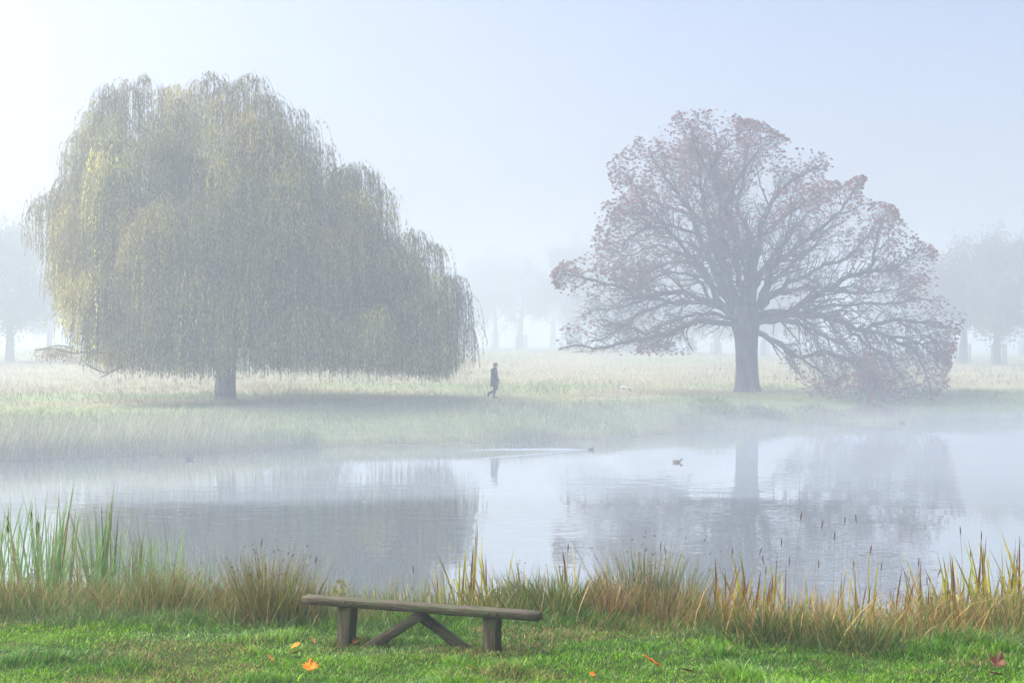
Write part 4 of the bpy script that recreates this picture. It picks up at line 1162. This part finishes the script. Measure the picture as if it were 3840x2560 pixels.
# ------------------------------------------------------------------ bench
def wood_mat():
    m, nt, p, out = mat('weathered_wood')
    tc = nt.nodes.new('ShaderNodeTexCoord'); mp = nt.nodes.new('ShaderNodeMapping'); mp.inputs['Scale'].default_value = (1.6, 22, 22)
    nt.links.new(tc.outputs['Object'], mp.inputs[0])
    nz = nt.nodes.new('ShaderNodeTexNoise'); nz.inputs['Scale'].default_value = 3.0; nz.inputs['Detail'].default_value = 7; nz.inputs['Roughness'].default_value = 0.65
    nt.links.new(mp.outputs[0], nz.inputs['Vector'])
    cr = nt.nodes.new('ShaderNodeValToRGB'); e = cr.color_ramp.elements
    e[0].position = 0.3; e[0].color = (0.012, 0.009, 0.006, 1); e[1].position = 0.72; e[1].color = (0.19, 0.16, 0.105, 1)
    k = e.new(0.52); k.color = (0.062, 0.048, 0.029, 1)
    nt.links.new(nz.outputs['Fac'], cr.inputs[0])
    ms = nt.nodes.new('ShaderNodeTexNoise'); ms.inputs['Scale'].default_value = 5; ms.inputs['Detail'].default_value = 5
    nt.links.new(tc.outputs['Object'], ms.inputs['Vector'])
    mr = nt.nodes.new('ShaderNodeMapRange'); mr.inputs[1].default_value = 0.42; mr.inputs[2].default_value = 0.66; mr.inputs[4].default_value = 0.8
    nt.links.new(ms.outputs['Fac'], mr.inputs[0])
    mx = nt.nodes.new('ShaderNodeMix'); mx.data_type = 'RGBA'; mx.inputs[7].default_value = (0.050, 0.068, 0.022, 1)
    nt.links.new(mr.outputs[0], mx.inputs[0]); nt.links.new(cr.outputs[0], mx.inputs[6]); nt.links.new(mx.outputs[2], p.inputs['Base Color'])
    bp = nt.nodes.new('ShaderNodeBump'); bp.inputs['Strength'].default_value = 0.9; bp.inputs['Distance'].default_value = 0.010
    nt.links.new(nz.outputs['Fac'], bp.inputs['Height']); nt.links.new(bp.outputs[0], p.inputs['Normal'])
    p.inputs['Roughness'].default_value = 0.8
    return m
M_wood = wood_mat()
bench_base = np.array([-0.90, 14.0, float(height(-0.9, 14.0))])
yaw = math.radians(-13)
bench = thing('park_bench', 'weathered mossy timber bench of one plank on two posts by the pond', 'bench', bench_base, rz=yaw)
def local(px, py, off=0.0):
    """bench-local point (x along the plank, z up) of a photo pixel, on the bench's own vertical plane shifted by off"""
    c, s = math.cos(yaw), math.sin(yaw)
    k = (px - 1920) / FPX
    ox, oy = bench_base[0] - s * off, bench_base[1] + c * off
    u = (k * oy - ox) / (c - k * s)
    Yd = oy + u * s
    return np.array([u, off, CAMZ - (py - 1280) / FPX * Yd - bench_base[2]])
def beam(name, a, b, h, d, nx=6, wob=0.002, roll=0.0):
    a, b = np.asarray(a), np.asarray(b)
    g = Geo(); L = np.linalg.norm(b - a)
    box_mesh(g, (L, d, h), (0, 0, 0), None, (1, 1, 1), 0.005, wob, nx)
    o = g.build(name, M_wood, bench)
    q = mathutils.Vector(b - a).to_track_quat('X', 'Z')
    o.rotation_mode = 'QUATERNION'; o.rotation_quaternion = q @ mathutils.Quaternion((1, 0, 0), roll)
    o.location = (a + b) / 2
    return o
fr = -0.09
beam('seat_plank', local(1129, 2250, fr) + [0, 0.09, 0], local(2020, 2316, fr) + [0, 0.09, 0], 0.072, 0.18, 14, 0.0015)
beam('post', local(1306, 2262) + [0, 0, 0], local(1296, 2445), 0.15, 0.13, 6, 0.002, math.radians(16))
beam('post', local(1846, 2304) + [0, 0, 0], local(1844, 2462), 0.15, 0.13, 6, 0.002, math.radians(12))
beam('brace', local(1588, 2300, -0.03), local(1358, 2440, -0.03), 0.10, 0.07, 5)
beam('brace', local(1566, 2296, 0.045), local(1760, 2446, 0.045), 0.10, 0.07, 5)

M_bolt = attr_mat('rusty_bolt', 0.6, 0.4, 0.3, 60)
for px, py in ((1290, 2263), (1322, 2265), (1832, 2302), (1862, 2304)):
    g = Geo(); c = local(px, py - 4, fr - 0.004)
    tubes(g, np.array([[c + (0, 0.01, 0), c, c - (0, 0.006, 0), c - (0, 0.007, 0)]]), np.array([[0.012, 0.012, 0.010, 0.001]]), 8, (0.07, 0.04, 0.025))
    g.build('bolt', M_bolt, bench)

# ------------------------------------------------------------------ fallen leaves
def solve_ground(px, py, y0, y1):
    ys = np.linspace(y0, y1, 1500); xs = (px - 1920) / FPX * ys
    yy = 1280 + (CAMZ - height(xs, ys)) / ys * FPX
    return float(ys[np.argmin(np.abs(yy - py))])
def maple_mesh(seed, curl):
    r = np.random.default_rng(seed)
    tips = [(-0.35, 0.05, 0.45), (-0.95, 0.30, 0.62), (-0.55, 0.62, 0.55), (-0.62, 1.05, 0.88), (-0.22, 0.95, 0.6), (0, 1.55, 1.0)]
    pts = [(-0.06, -0.02), (-0.40, 0.02), (-0.38, 0.16), (-0.92, 0.26), (-0.62, 0.46), (-0.98, 0.66), (-0.52, 0.66), (-0.58, 0.98), (-0.26, 0.86), (-0.22, 1.12), (0, 1.5)]
    pts = pts + [(-a, b) for a, b in pts[-2::-1]]
    pts = np.array(pts) * (1 + r.normal(0, 0.04, (len(pts), 2)))
    c = np.array([0.0, 0.45])
    rings = [c[None] + (pts - c) * s for s in (0.5, 1.0)]
    V2 = np.concatenate([c[None]] + rings)
    q = V2 - c; rr = np.hypot(q[:, 0], q[:, 1])
    z = curl * rr ** 2 + 0.10 * np.abs(q[:, 0]) - 0.06 * np.cos(np.arctan2(q[:, 1], q[:, 0]) * 5) * rr + r.normal(0, 0.02, len(q))
    V = np.column_stack([V2, z]); n = len(pts)
    F3 = [[0, 1 + i, 1 + (i + 1) % n] for i in range(n)]
    F4 = [[1 + i, 1 + n + i, 1 + n + (i + 1) % n, 1 + (i + 1) % n] for i in range(n)]
    return V, F3, F4
def oval_mesh(seed, curl, fold):
    r = np.random.default_rng(seed)
    V = []; nu, nv = 11, 7
    for i in range(nu):
        u = i / (nu - 1); w = 0.42 * max(0.03, math.sin(math.pi * (0.03 + 0.94 * u))) ** 0.8
        for j in range(nv):
            v = (j / (nv - 1) - 0.5) * 2
            V.append((v * w, u * 1.5, fold * abs(v) * w + curl * (u - 0.5) ** 2 + 0.03 * math.sin(u * 20 + abs(v) * 3) + r.normal(0, 0.012)))
    F4 = [[i * nv + j, i * nv + j + 1, (i + 1) * nv + j + 1, (i + 1) * nv + j] for i in range(nu - 1) for j in range(nv - 1)]
    return np.array(V), [], F4
def fallen(px, py, kind, size_px, col, rot, label, curl=0.25, fold=0.4):
    Yd = solve_ground(px, py, 11.3, 16.5); x = (px - 1920) / FPX * Yd
    V, F3, F4 = maple_mesh(px, curl) if kind == 'maple' else oval_mesh(px, curl, fold)
    s = size_px / FPX * Yd / (1.9 if kind == 'maple' else 1.5)
    g = Geo(); col = np.asarray(col)
    edge = np.hypot(V[:, 0], V[:, 1] - 0.5)[:, None]
    g.add(V * s, [np.array(F3).reshape(-1, 3), np.array(F4)], col * (1.25 - 0.5 * edge / edge.max()))
    t = thing('fallen_leaf', label, 'leaf', (x, Yd, float(height(x, Yd)) + 0.045), 'fallen autumn leaves on the lawn')
    t.rotation_euler = rot
    o = g.build('blade', M_leaf, t, True)
    so_ = o.modifiers.new('thickness', 'SOLIDIFY'); so_.thickness = 0.0015
    gs = Geo(); u = np.linspace(0, 1, 4)
    tubes(gs, np.column_stack([0.02 * u, -0.5 * s * u, 0.15 * s * u ** 2])[None], np.full((1, 4), 0.0018), 4, col * 0.6); gs.build('stalk', M_leaf, t)
OR = (0.80, 0.27, 0.008); BR = (0.16, 0.065, 0.028); RU = (0.66, 0.20, 0.012); TN = (0.45, 0.20, 0.07)
fallen(1165, 2532, 'maple', 70, OR, (0.75, 0.0, 0.1), 'bright orange lobed leaf standing up on the lawn left of the bench', 0.3)
fallen(1022, 2497, 'oval', 44, (0.50, 0.20, 0.02), (0.5, 0.4, 0.9), 'small orange leaf left of the bright orange lobed leaf')
fallen(1086, 2470, 'oval', 48, BR, (0.25, -0.2, -1.3), 'brown curled leaf lying above the bright orange lobed leaf', 0.5)
fallen(1093, 2446, 'oval', 40, OR, (0.45, 0.3, -1.0), 'thin orange leaf beside the left bench post')
fallen(597, 2360, 'maple', 42, TN, (0.6, 0.1, 1.2), 'lone dull orange leaf on the lawn at left below the rushes')
fallen(1180, 2426, 'oval', 30, TN, (0.4, 0.2, 0.6), 'pale tan leaf fragment just left of the bench post')
fallen(1322, 2430, 'oval', 34, BR, (0.5, 0.5, -0.4), 'small brown leaf at the foot of the left bench post')
fallen(2482, 2522, 'oval', 84, RU, (0.55, 0.12, 1.45), 'large rusty orange oval leaf on the lawn right of the bench', 0.3, 0.3)
fallen(2600, 2538, 'oval', 50, BR, (0.3, 0.2, 1.8), 'brown leaf between the rusty oval leaf and the grey-brown leaf', 0.4)
fallen(2672, 2512, 'oval', 62, (0.20, 0.10, 0.06), (0.45, -0.1, -1.5), 'grey-brown folded leaf right of the rusty oval leaf', 0.6, 0.7)
fallen(2222, 2552, 'maple', 30, OR, (0.7, 0.2, 0.2), 'tiny orange leaf at the bottom edge left of the rusty oval leaf')
fallen(1782, 2524, 'oval', 40, (0.40, 0.17, 0.05), (0.2, 0.3, 1.2), 'faint orange leaf sunk in the grass below the right bench post')
fallen(3735, 2518, 'maple', 74, (0.15, 0.055, 0.025), (0.75, 0.3, -0.6), 'dark brown curled leaf in the grass near the right edge', 0.7)
fallen(3765, 2552, 'oval', 60, (0.20, 0.075, 0.03), (0.2, 0.2, 1.5), 'reddish brown leaf at the bottom right corner', 0.5)
fallen(3356, 2540, 'oval', 32, (0.36, 0.15, 0.03), (0.6, 0.1, 0.4), 'small orange-brown leaf half hidden in the right lawn')
fallen(3052, 2545, 'oval', 34, (0.50, 0.22, 0.04), (0.9, 0.1, 0.3), 'upright pale orange leaf in the grass at lower right')

# ------------------------------------------------------------------ walking person
def skin_body(name, joints, edges, col, m, parent, sub=2):
    """joints: name -> (x,y,z,rx,ry); grown into one surface"""
    keys = list(joints); me = bpy.data.meshes.new(name)
    me.from_pydata([joints[k][:3] for k in keys], [(keys.index(a), keys.index(b)) for a, b in edges], [])
    o = link(name, me, m, parent)
    md = o.modifiers.new('skin', 'SKIN'); md.use_smooth_shade = True
    for i, k in enumerate(keys):
        sv = me.skin_vertices[0].data[i]; sv.radius = joints[k][3:5]; sv.use_root = (i == 0)
    sb = o.modifiers.new('sub', 'SUBSURF'); sb.levels = sub; sb.render_levels = sub
    return o
def plain(name, c, rough=0.85, bump=0.3, scale=30):
    m, nt, p, out = mat(name)
    nz = nt.nodes.new('ShaderNodeTexNoise'); nz.inputs['Scale'].default_value = scale; nz.inputs['Detail'].default_value = 4
    tc = nt.nodes.new('ShaderNodeTexCoord'); nt.links.new(tc.outputs['Object'], nz.inputs['Vector'])
    cr = nt.nodes.new('ShaderNodeValToRGB'); cr.color_ramp.elements[0].position = 0.3; cr.color_ramp.elements[1].position = 0.7
    cr.color_ramp.elements[0].color = (*[k * 0.75 for k in c], 1); cr.color_ramp.elements[1].color = (*[min(1, k * 1.25) for k in c], 1)
    nt.links.new(nz.outputs['Fac'], cr.inputs[0]); nt.links.new(cr.outputs[0], p.inputs['Base Color'])
    bp = nt.nodes.new('ShaderNodeBump'); bp.inputs['Strength'].default_value = bump; bp.inputs['Distance'].default_value = 0.01
    nt.links.new(nz.outputs['Fac'], bp.inputs['Height']); nt.links.new(bp.outputs[0], p.inputs['Normal'])
    p.inputs['Roughness'].default_value = rough
    return m
M_skin = plain('skin', (0.42, 0.26, 0.19), 0.55, 0.05)
M_coat = plain('coat_cloth', (0.020, 0.024, 0.038), 0.9)
M_trs = plain('trouser_cloth', (0.035, 0.034, 0.045), 0.9)
M_boot = plain('boot_leather', (0.03, 0.022, 0.018), 0.6)
M_hat = plain('hat_wool', (0.022, 0.02, 0.03), 0.95, 0.6, 60)
PY = solve_ground(1853, 1492, 62, 90); PX = (1850 - 1920) / FPX * PY
person = thing('person', 'walking person in a dark hooded coat and dark hat on the far bank', 'person', (PX, PY, float(height(PX, PY)) + 0.0))
J = {'pelvis': (0.07, 0, 0.93, 0.15, 0.14), 'waist': (0.06, 0, 1.10, 0.13, 0.15), 'chest': (0.06, 0, 1.32, 0.13, 0.17), 'neck': (0.085, 0, 1.49, 0.055, 0.055), 'skull': (0.115, 0, 1.63, 0.095, 0.08), 'crown': (0.11, 0, 1.69, 0.085, 0.075),
     'jaw': (0.165, 0, 1.57, 0.058, 0.052), 'nose': (0.222, 0, 1.605, 0.014, 0.014), 'earl': (0.105, 0.082, 1.61, 0.018, 0.012), 'earr': (0.105, -0.082, 1.61, 0.018, 0.012)}
E = [('pelvis', 'waist'), ('waist', 'chest'), ('chest', 'neck'), ('neck', 'skull'), ('skull', 'crown'), ('skull', 'jaw'), ('jaw', 'nose'), ('skull', 'earl'), ('skull', 'earr')]
def limb(a, names, pts):
    prev = a
    for nme, p in zip(names, pts):
        J[nme] = p; E.append((prev, nme)); prev = nme
for sgn, tg in ((-1, 'r'), (1, 'l')):
    fw = 0.0 if sgn < 0 else -0.34           # near arm swings forward, far arm back
    limb('chest', ['sho' + tg, 'elb' + tg, 'wri' + tg, 'palm' + tg], [(0.05, sgn * 0.19, 1.40, 0.06, 0.06), (0.14 + fw * 0.5, sgn * 0.24, 1.10, 0.047, 0.047), (0.27 + fw, sgn * 0.23, 0.88, 0.032, 0.032), (0.31 + fw, sgn * 0.225, 0.80, 0.038, 0.022)])
    for k, (dx, ln) in enumerate(((0.036, 0.075), (0.012, 0.085), (-0.012, 0.08), (-0.034, 0.062))):
        limb('palm' + tg, ['f%d%s' % (k, tg), 'g%d%s' % (k, tg)], [(0.325 + fw + dx, sgn * 0.222, 0.80 - ln * 0.6, 0.010, 0.010), (0.318 + fw + dx, sgn * 0.21, 0.80 - ln * 1.15, 0.008, 0.008)])
    limb('palm' + tg, ['t0' + tg, 't1' + tg], [(0.35 + fw, sgn * 0.20, 0.80, 0.011, 0.011), (0.372 + fw, sgn * 0.195, 0.765, 0.009, 0.009)])
limb('pelvis', ['hipl', 'kneel', 'ankl', 'toel'], [(0.07, 0.09, 0.86, 0.10, 0.10), (0.075, 0.09, 0.47, 0.065, 0.065), (0.01, 0.09, 0.09, 0.042, 0.042), (0.15, 0.10, 0.035, 0.036, 0.04)])
limb('pelvis', ['hipr', 'kneer', 'ankr', 'toer'], [(0.07, -0.09, 0.86, 0.10, 0.10), (0.14, -0.09, 0.46, 0.065, 0.065), (-0.20, -0.09, 0.235, 0.042, 0.042), (-0.225, -0.09, 0.09, 0.036, 0.04)])
body = skin_body('body', J, E, None, M_skin, person)
g = Geo()
for sx, pts, rr in ((1, [(0.07, 0.085, 0.95), (0.075, 0.09, 0.70), (0.08, 0.09, 0.48), (0.045, 0.09, 0.28), (0.01, 0.09, 0.10)], [0.125, 0.115, 0.088, 0.075, 0.062]),
                    (-1, [(0.07, -0.085, 0.95), (0.11, -0.09, 0.70), (0.145, -0.09, 0.47), (-0.02, -0.09, 0.35), (-0.185, -0.09, 0.245)], [0.125, 0.115, 0.088, 0.075, 0.062])):
    tubes(g, spline(pts, 14)[None], np.interp(np.linspace(0, 1, 14), np.linspace(0, 1, 5), rr)[None], 14, (1, 1, 1))
g.build('trousers', M_trs, person, True)
for ank, toe in (((0.01, 0.09, 0.10), (0.19, 0.10, 0.03)), ((-0.195, -0.09, 0.24), (-0.24, -0.09, 0.06))):
    g = Geo(); a = np.array(ank); b = np.array(toe)
    heel = a + (np.array([-0.055, 0, -0.065]) if toe[0] > 0 else np.array([-0.07, 0, 0.02]))
    tubes(g, spline([a + (0, 0, 0.09), a, (a + heel) / 2 + (0, 0, -0.01), (heel + b) / 2, b], 12)[None], np.array([0.062, 0.06, 0.058, 0.056, 0.056, 0.055, 0.054, 0.052, 0.05, 0.048, 0.042, 0.02])[None], 12, (1, 1, 1)); g.build('boot', M_boot, person, True)
# coat: one lofted shell from hem to collar with its sleeves
g = Geo(); prof = [(0.60, 0.055, 0.205, 0.22), (0.68, 0.06, 0.212, 0.23), (0.80, 0.058, 0.205, 0.225), (0.95, 0.05, 0.19, 0.21), (1.08, 0.05, 0.178, 0.205), (1.20, 0.045, 0.175, 0.21), (1.32, 0.04, 0.165, 0.215), (1.40, 0.05, 0.14, 0.20), (1.46, 0.065, 0.105, 0.13), (1.51, 0.08, 0.085, 0.09), (1.55, 0.085, 0.08, 0.085)]
a = np.linspace(0, 2 * np.pi, 28, endpoint=False); V = []
for z, cx, rx, ry in prof:
    fold = 1 + (0.035 * np.sin(a * 6 + z * 5) * max(0, 1.1 - z))
    V.append(np.column_stack([cx + rx * np.cos(a) * fold, ry * np.sin(a) * fold, np.full(28, z) + (0.05 * np.cos(a) if z < 0.9 else 0)]))
idx = np.arange(len(prof) * 28).reshape(-1, 28)
g.add(np.concatenate(V), [np.stack([idx[:-1], np.roll(idx[:-1], -1, 1), np.roll(idx[1:], -1, 1), idx[1:]], -1).reshape(-1, 4)], (1, 1, 1))
for sgn, fw in ((-1, 0.0), (1, -0.34)):
    tubes(g, spline([(0.04, sgn * 0.15, 1.40), (0.07 + fw * 0.25, sgn * 0.225, 1.28), (0.14 + fw * 0.5, sgn * 0.245, 1.10), (0.275 + fw, sgn * 0.23, 0.87)], 14)[None], np.linspace(0.085, 0.055, 14)[None], 12, (1, 1, 1))
coat = g.build('coat', M_coat, person, True)
g = Geo(); hp = spline([(0.09, -0.10, 1.47), (-0.02, -0.11, 1.45), (-0.09, 0, 1.40), (-0.02, 0.11, 1.45), (0.09, 0.10, 1.47)], 16)
tubes(g, hp[None], (0.03 + 0.03 * np.sin(np.linspace(0, np.pi, 16)))[None], 10, (1, 1, 1)); g.build('hood', M_coat, coat, True)
g = Geo(); u = np.linspace(0, 1, 9)
prof = [(1.615, 0.104), (1.64, 0.110), (1.68, 0.112), (1.72, 0.106), (1.755, 0.085), (1.775, 0.045), (1.78, 0.002)]
V = np.concatenate([np.column_stack([0.108 + r * 1.02 * np.cos(a) + 0.0, r * 0.9 * np.sin(a), np.full(28, z) - 0.012 * np.cos(a) * 0]) for z, r in prof])
idx = np.arange(len(prof) * 28).reshape(-1, 28)
g.add(V, [np.stack([idx[:-1], np.roll(idx[:-1], -1, 1), np.roll(idx[1:], -1, 1), idx[1:]], -1).reshape(-1, 4)], (1, 1, 1)); g.build('hat', M_hat, person, True)
g = Geo(); tubes(g, spline([(0.03, -0.07, 1.62), (0.015, 0, 1.60), (0.03, 0.07, 1.62)], 9)[None], np.full((1, 9), 0.035), 8, (1, 1, 1)); g.build('hair', M_hat, person, True)

# ------------------------------------------------------------------ dog
DY = solve_ground(2345, 1473, 64, 100); DX = (2342 - 1920) / FPX * DY
dog = thing('dog', 'pale dog with dark head and rump sniffing the grass on the far bank', 'dog', (DX, DY, float(height(DX, DY)) - 0.01))
def fur_mat():
    m, nt, p, out = mat('dog_fur')
    tc = nt.nodes.new('ShaderNodeTexCoord'); nz = nt.nodes.new('ShaderNodeTexNoise'); nz.inputs['Scale'].default_value = 3.0
    nt.links.new(tc.outputs['Object'], nz.inputs['Vector'])
    sx = nt.nodes.new('ShaderNodeSeparateXYZ'); nt.links.new(tc.outputs['Object'], sx.inputs[0])
    ab = nt.nodes.new('ShaderNodeMath'); ab.operation = 'ABSOLUTE'; sb = nt.nodes.new('ShaderNodeMath'); sb.operation = 'SUBTRACT'; sb.inputs[1].default_value = 0.0
    nt.links.new(sx.outputs[0], sb.inputs[0]); nt.links.new(sb.outputs[0], ab.inputs[0])
    ad = nt.nodes.new('ShaderNodeMath'); ad.operation = 'MULTIPLY_ADD'; ad.inputs[1].default_value = 0.25
    nt.links.new(nz.outputs['Fac'], ad.inputs[0]); nt.links.new(ab.outputs[0], ad.inputs[2])
    cr = nt.nodes.new('ShaderNodeValToRGB'); cr.color_ramp.elements[0].position = 0.36; cr.color_ramp.elements[1].position = 0.42
    cr.color_ramp.elements[0].color = (0.72, 0.66, 0.58, 1); cr.color_ramp.elements[1].color = (0.07, 0.045, 0.035, 1)
    nt.links.new(ad.outputs[0], cr.inputs[0]); nt.links.new(cr.outputs[0], p.inputs['Base Color'])
    p.inputs['Roughness'].default_value = 0.9
    return m
M_fur = fur_mat()
J = {'mid': (0.0, 0, 0.33, 0.10, 0.085), 'chest': (0.15, 0, 0.315, 0.105, 0.095), 'loin': (-0.15, 0, 0.345, 0.085, 0.08), 'rump': (-0.24, 0, 0.335, 0.08, 0.08), 'tail0': (-0.31, 0, 0.33, 0.025, 0.025), 'tail1': (-0.35, 0, 0.24, 0.018, 0.018),
     'neck': (0.25, 0, 0.27, 0.065, 0.06), 'head': (0.32, 0, 0.19, 0.065, 0.06), 'muzzle': (0.365, 0, 0.115, 0.036, 0.034), 'nose': (0.38, 0, 0.07, 0.022, 0.02),
     'eal': (0.30, 0.06, 0.205, 0.02, 0.03), 'eal2': (0.315, 0.085, 0.13, 0.015, 0.028), 'ear': (0.30, -0.06, 0.205, 0.02, 0.03), 'ear2': (0.315, -0.085, 0.13, 0.015, 0.028)}
E = [('mid', 'chest'), ('mid', 'loin'), ('loin', 'rump'), ('rump', 'tail0'), ('tail0', 'tail1'), ('chest', 'neck'), ('neck', 'head'), ('head', 'muzzle'), ('muzzle', 'nose'), ('head', 'eal'), ('eal', 'eal2'), ('head', 'ear'), ('ear', 'ear2')]
for sgn, tg, fo, ho in ((1, 'l', 0.05, -0.04), (-1, 'r', -0.02, 0.05)):
    limb('chest', ['sf' + tg, 'ef' + tg, 'wf' + tg, 'pf' + tg, 'qf' + tg], [(0.15, sgn * 0.065, 0.24, 0.045, 0.04), (0.12 + fo * 0.5, sgn * 0.07, 0.18, 0.03, 0.03), (0.14 + fo, sgn * 0.07, 0.09, 0.022, 0.022), (0.14 + fo, sgn * 0.07, 0.03, 0.022, 0.022), (0.17 + fo, sgn * 0.07, 0.018, 0.02, 0.022)])
    limb('rump', ['sh' + tg, 'kh' + tg, 'hh' + tg, 'ph' + tg, 'qh' + tg], [(-0.22, sgn * 0.065, 0.26, 0.055, 0.045), (-0.17 + ho * 0.5, sgn * 0.075, 0.19, 0.036, 0.034), (-0.27 + ho, sgn * 0.075, 0.115, 0.022, 0.022), (-0.255 + ho, sgn * 0.075, 0.03, 0.022, 0.022), (-0.225 + ho, sgn * 0.075, 0.018, 0.02, 0.022)])
skin_body('body', J, E, None, M_fur, dog)

# ------------------------------------------------------------------ water birds
M_duckd = attr_mat('dark_plumage', 0.7, 0.3, 0.25, 25)
def duck(px, py, length, label, cb_, ch, cw, facing=1, neck=1.0, bill=(0.35, 0.30, 0.15)):
    Yd = (CAMZ - WATER) * FPX / (py - 1280); x = (px - 1920) / FPX * Yd
    t = thing('duck', label, 'duck', (x, Yd, WATER), 'ducks on the pond'); t.scale = (facing * length / 0.5, length / 0.5, length / 0.5)
    path = spline([(-0.27, 0, 0.10), (-0.20, 0, 0.075), (-0.05, 0, 0.06), (0.10, 0, 0.06), (0.17, 0, 0.10), (0.185, 0, 0.10 + 0.07 * neck), (0.20, 0, 0.13 + 0.07 * neck), (0.245, 0, 0.14 + 0.07 * neck), (0.275, 0, 0.135 + 0.07 * neck)], 26)
    rad = np.interp(np.linspace(0, 1, 26), [0, 0.1, 0.28, 0.45, 0.58, 0.68, 0.78, 0.86, 0.95, 1], [0.008, 0.05, 0.098, 0.10, 0.075, 0.046, 0.042, 0.05, 0.04, 0.012])
    col = np.repeat(np.where((np.linspace(0, 1, 26) > 0.66)[:, None], np.asarray(ch), np.asarray(cb_)), 14, 0)
    g = Geo(); tubes(g, path[None], rad[None], 14, (1, 1, 1)); g.c = [col.astype(np.float32)]
    g.build('body', M_duckd, t, True)
    g = Geo(); tubes(g, np.array([[(0.262, 0, 0.132 + 0.07 * neck), (0.30, 0, 0.125 + 0.07 * neck), (0.325, 0, 0.12 + 0.07 * neck)]]), np.array([[0.02, 0.016, 0.006]]), 8, bill); g.build('bill', M_duckd, t, True)
    for sgn in (-1, 1):
        g = Geo(); tubes(g, spline([(0.09, sgn * 0.085, 0.10), (-0.05, sgn * 0.092, 0.115), (-0.22, sgn * 0.035, 0.13)], 9)[None], np.array([[0.012, 0.035, 0.042, 0.043, 0.04, 0.034, 0.026, 0.016, 0.004]]), 8, cw); g.build('wing', M_duckd, t, True)
    return x, Yd
DK = (0.03, 0.03, 0.035); BN = (0.13, 0.10, 0.08)
duck(712, 1722, 0.31, 'dark duck near the pale reed bed at left', DK, DK, (0.04, 0.04, 0.045), 1, 0.5)
wdx, wdy = duck(2216, 1686, 0.24, 'small dark duck trailing a long wake', DK, DK, (0.04, 0.035, 0.035), 1, 0.9)
duck(2540, 1733, 0.33, 'brown duck resting at the right of the wake-trailing one', BN, (0.10, 0.08, 0.06), (0.20, 0.18, 0.16), 1, 0.25)
duck(3285, 1583, 0.34, 'tiny pale duck by the right bank, left of a pair', (0.30, 0.28, 0.25), DK, (0.3, 0.28, 0.26), -1, 0.8)
duck(3385, 1586, 0.34, 'tiny dark duck by the right bank, right of a pair', DK, DK, DK, 1, 0.6)

# the wake: low swells running back from the duck
g = Geo()
def swell(pts, w, h):
    p = spline(pts, 60); T = nrm(np.gradient(p, axis=0)); N = np.column_stack([-T[:, 1], T[:, 0], 0 * T[:, 0]])
    v = np.linspace(-1, 1, 9); prof = np.exp(-(v * 2.1) ** 2) - math.exp(-4.41)
    u = np.linspace(0, 1, 60); env = np.minimum(1, u * 8) * (1 - u) ** 0.6
    wdt = w * (0.5 + 1.0 * u)
    V = p[:, None] + N[:, None] * (v[None, :, None] * wdt[:, None, None]); V[..., 2] += 0.002 + h * prof[None] * env[:, None]
    idx = np.arange(60 * 9).reshape(60, 9)
    F = np.stack([idx[:-1, :-1], idx[:-1, 1:], idx[1:, 1:], idx[1:, :-1]], -1).reshape(-1, 4)
    g.add(V.reshape(-1, 3), [F], (1, 1, 1))
def WP(px, py):
    Yd = (CAMZ - WATER) * FPX / (py - 1280); return np.array([(px - 1920) / FPX * Yd, Yd, WATER])
swell([WP(2205, 1687), WP(2000, 1685), WP(1850, 1686), WP(1680, 1690)], 0.20, 0.055)
swell([WP(2205, 1688), WP(2050, 1700), WP(1920, 1709), WP(1780, 1718)], 0.18, 0.04)
swell([WP(2230, 1686), WP(2236, 1687), WP(2240, 1689)], 0.08, 0.02)
o = g.build('duck_wake', M_water, smooth=True); o['kind'] = 'structure'
